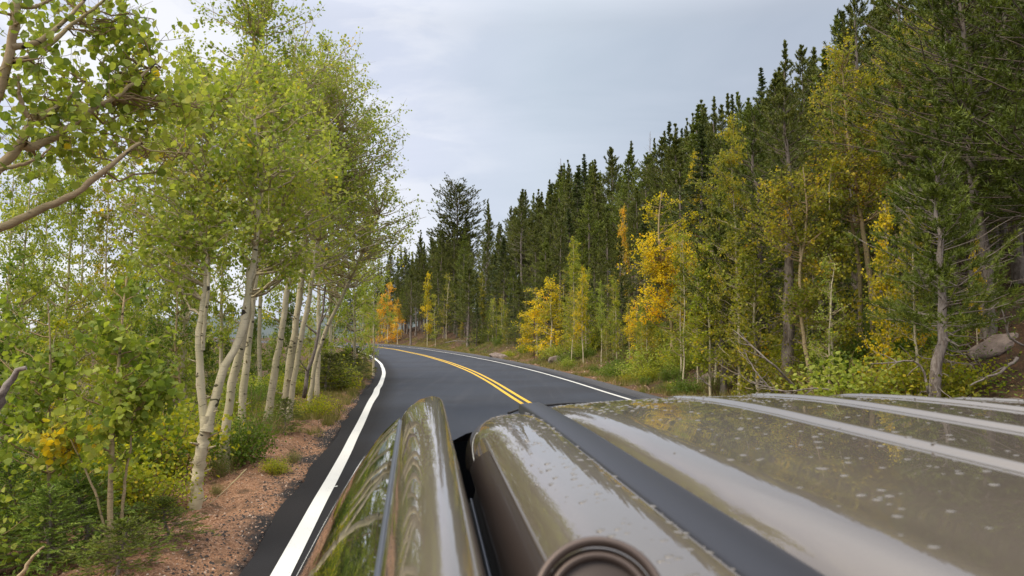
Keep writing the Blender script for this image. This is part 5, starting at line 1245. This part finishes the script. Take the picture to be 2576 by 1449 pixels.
# rain drops beaded on the paint
rng = np.random.default_rng(900)
def drops(name, pts, rad, asp):
    n = len(pts); ring = 8; a = np.arange(ring)*2*math.pi/ring
    lay = [(1.0, 0.0), (.93, .22), (.72, .42), (.38, .54), (.001, .58)]
    V = []
    for rr, hh in lay:
        V.append(np.stack([np.cos(a)[None]*rad[:, None]*rr, np.sin(a)[None]*rad[:, None]*rr*asp[:, None], np.broadcast_to(hh*rad[:, None]*.42, (n, ring))], -1))
    V = np.stack(V, 1)+pts[:, None, None, :]; k = len(lay)
    i_ = np.arange(k-1)[:, None]; j_ = np.arange(ring)[None]
    q = np.stack([i_*ring+j_, i_*ring+(j_+1) % ring, (i_+1)*ring+(j_+1) % ring, (i_+1)*ring+j_], -1).reshape(-1, 4)
    mb = MB(); mb.add(V.reshape(-1, 3), (q[None]+(np.arange(n)*k*ring)[:, None, None]).reshape(-1, 4)); o = mb.obj(name, M['drop'], car); o['kind'] = 'stuff'
m, t, b, o = mat('rain_drop'); setc(t, b, (.08, .066, .052)); b.inputs['Roughness'].default_value = .35; b.inputs['Coat Weight'].default_value = 1.0; b.inputs['Coat Roughness'].default_value = .05; M['drop'] = m
roofV = np.array([roofprof(u) for u in us])         # (nu, k, 3): x, drop, u
pts = []; 
for _ in range(2700):
    i_ = rng.integers(8, len(us)-1); j_ = rng.integers(6, 310); f = rng.uniform(); c_ = roofV[i_, j_]*(1-f)+roofV[i_+1, j_]*f if i_+1 < len(us) else roofV[i_, j_]
    if c_[2] < .35: continue
    if rng.uniform() > .25+.75*(vnoise([c_[0]], [c_[2]], .12, 71)[0] > -.1): continue
    pts.append((c_[0], c_[2], CAMZ-c_[1]-.0003))
rp = spl(railp, 60)
for _ in range(240):
    j_ = rng.integers(9, 33); u = rng.uniform(.45, 1.5)**1.0; c_ = rp[j_]
    pts.append((c_[0], u, CAMZ-c_[1]-.0004-.035*max(0, (u-1.25)/.45)**2.4))
pts = np.array(pts); rad = rng.uniform(.0014, .0052, len(pts))
drops('rain_drops', pts, rad, rng.uniform(.6, .9, len(pts)))

# tell look-alikes apart by their order across the view
bpy.context.view_layer.update()
ORD = ['leftmost', 'second from the left', 'third from the left', 'fourth from the left', 'fifth from the left', 'sixth from the left', 'seventh from the left', 'eighth from the left', 'ninth from the left', 'tenth from the left', 'eleventh from the left', 'twelfth from the left']+[q_+' from the left' for q_ in 'thirteenth fourteenth fifteenth sixteenth seventeenth eighteenth nineteenth twentieth'.split()]
by = {}
for o in COL.objects:
    if o.parent is None and o.get('label') and o.get('category') and not o.get('kind'): by.setdefault(o['label'], []).append(o)
for lab, L in by.items():
    if len(L) < 2: continue
    L.sort(key=lambda o: o.location.x/max(o.location.y, .1))
    if len(L) == 2:
        for o, wd_ in zip(L, ('left one', 'right one')): o['label'] = lab+', '+wd_
    elif len(L) <= len(ORD):
        for o, wd_ in zip(L, ORD): o['label'] = lab+', '+(wd_ if wd_ != ORD[0] else 'leftmost')
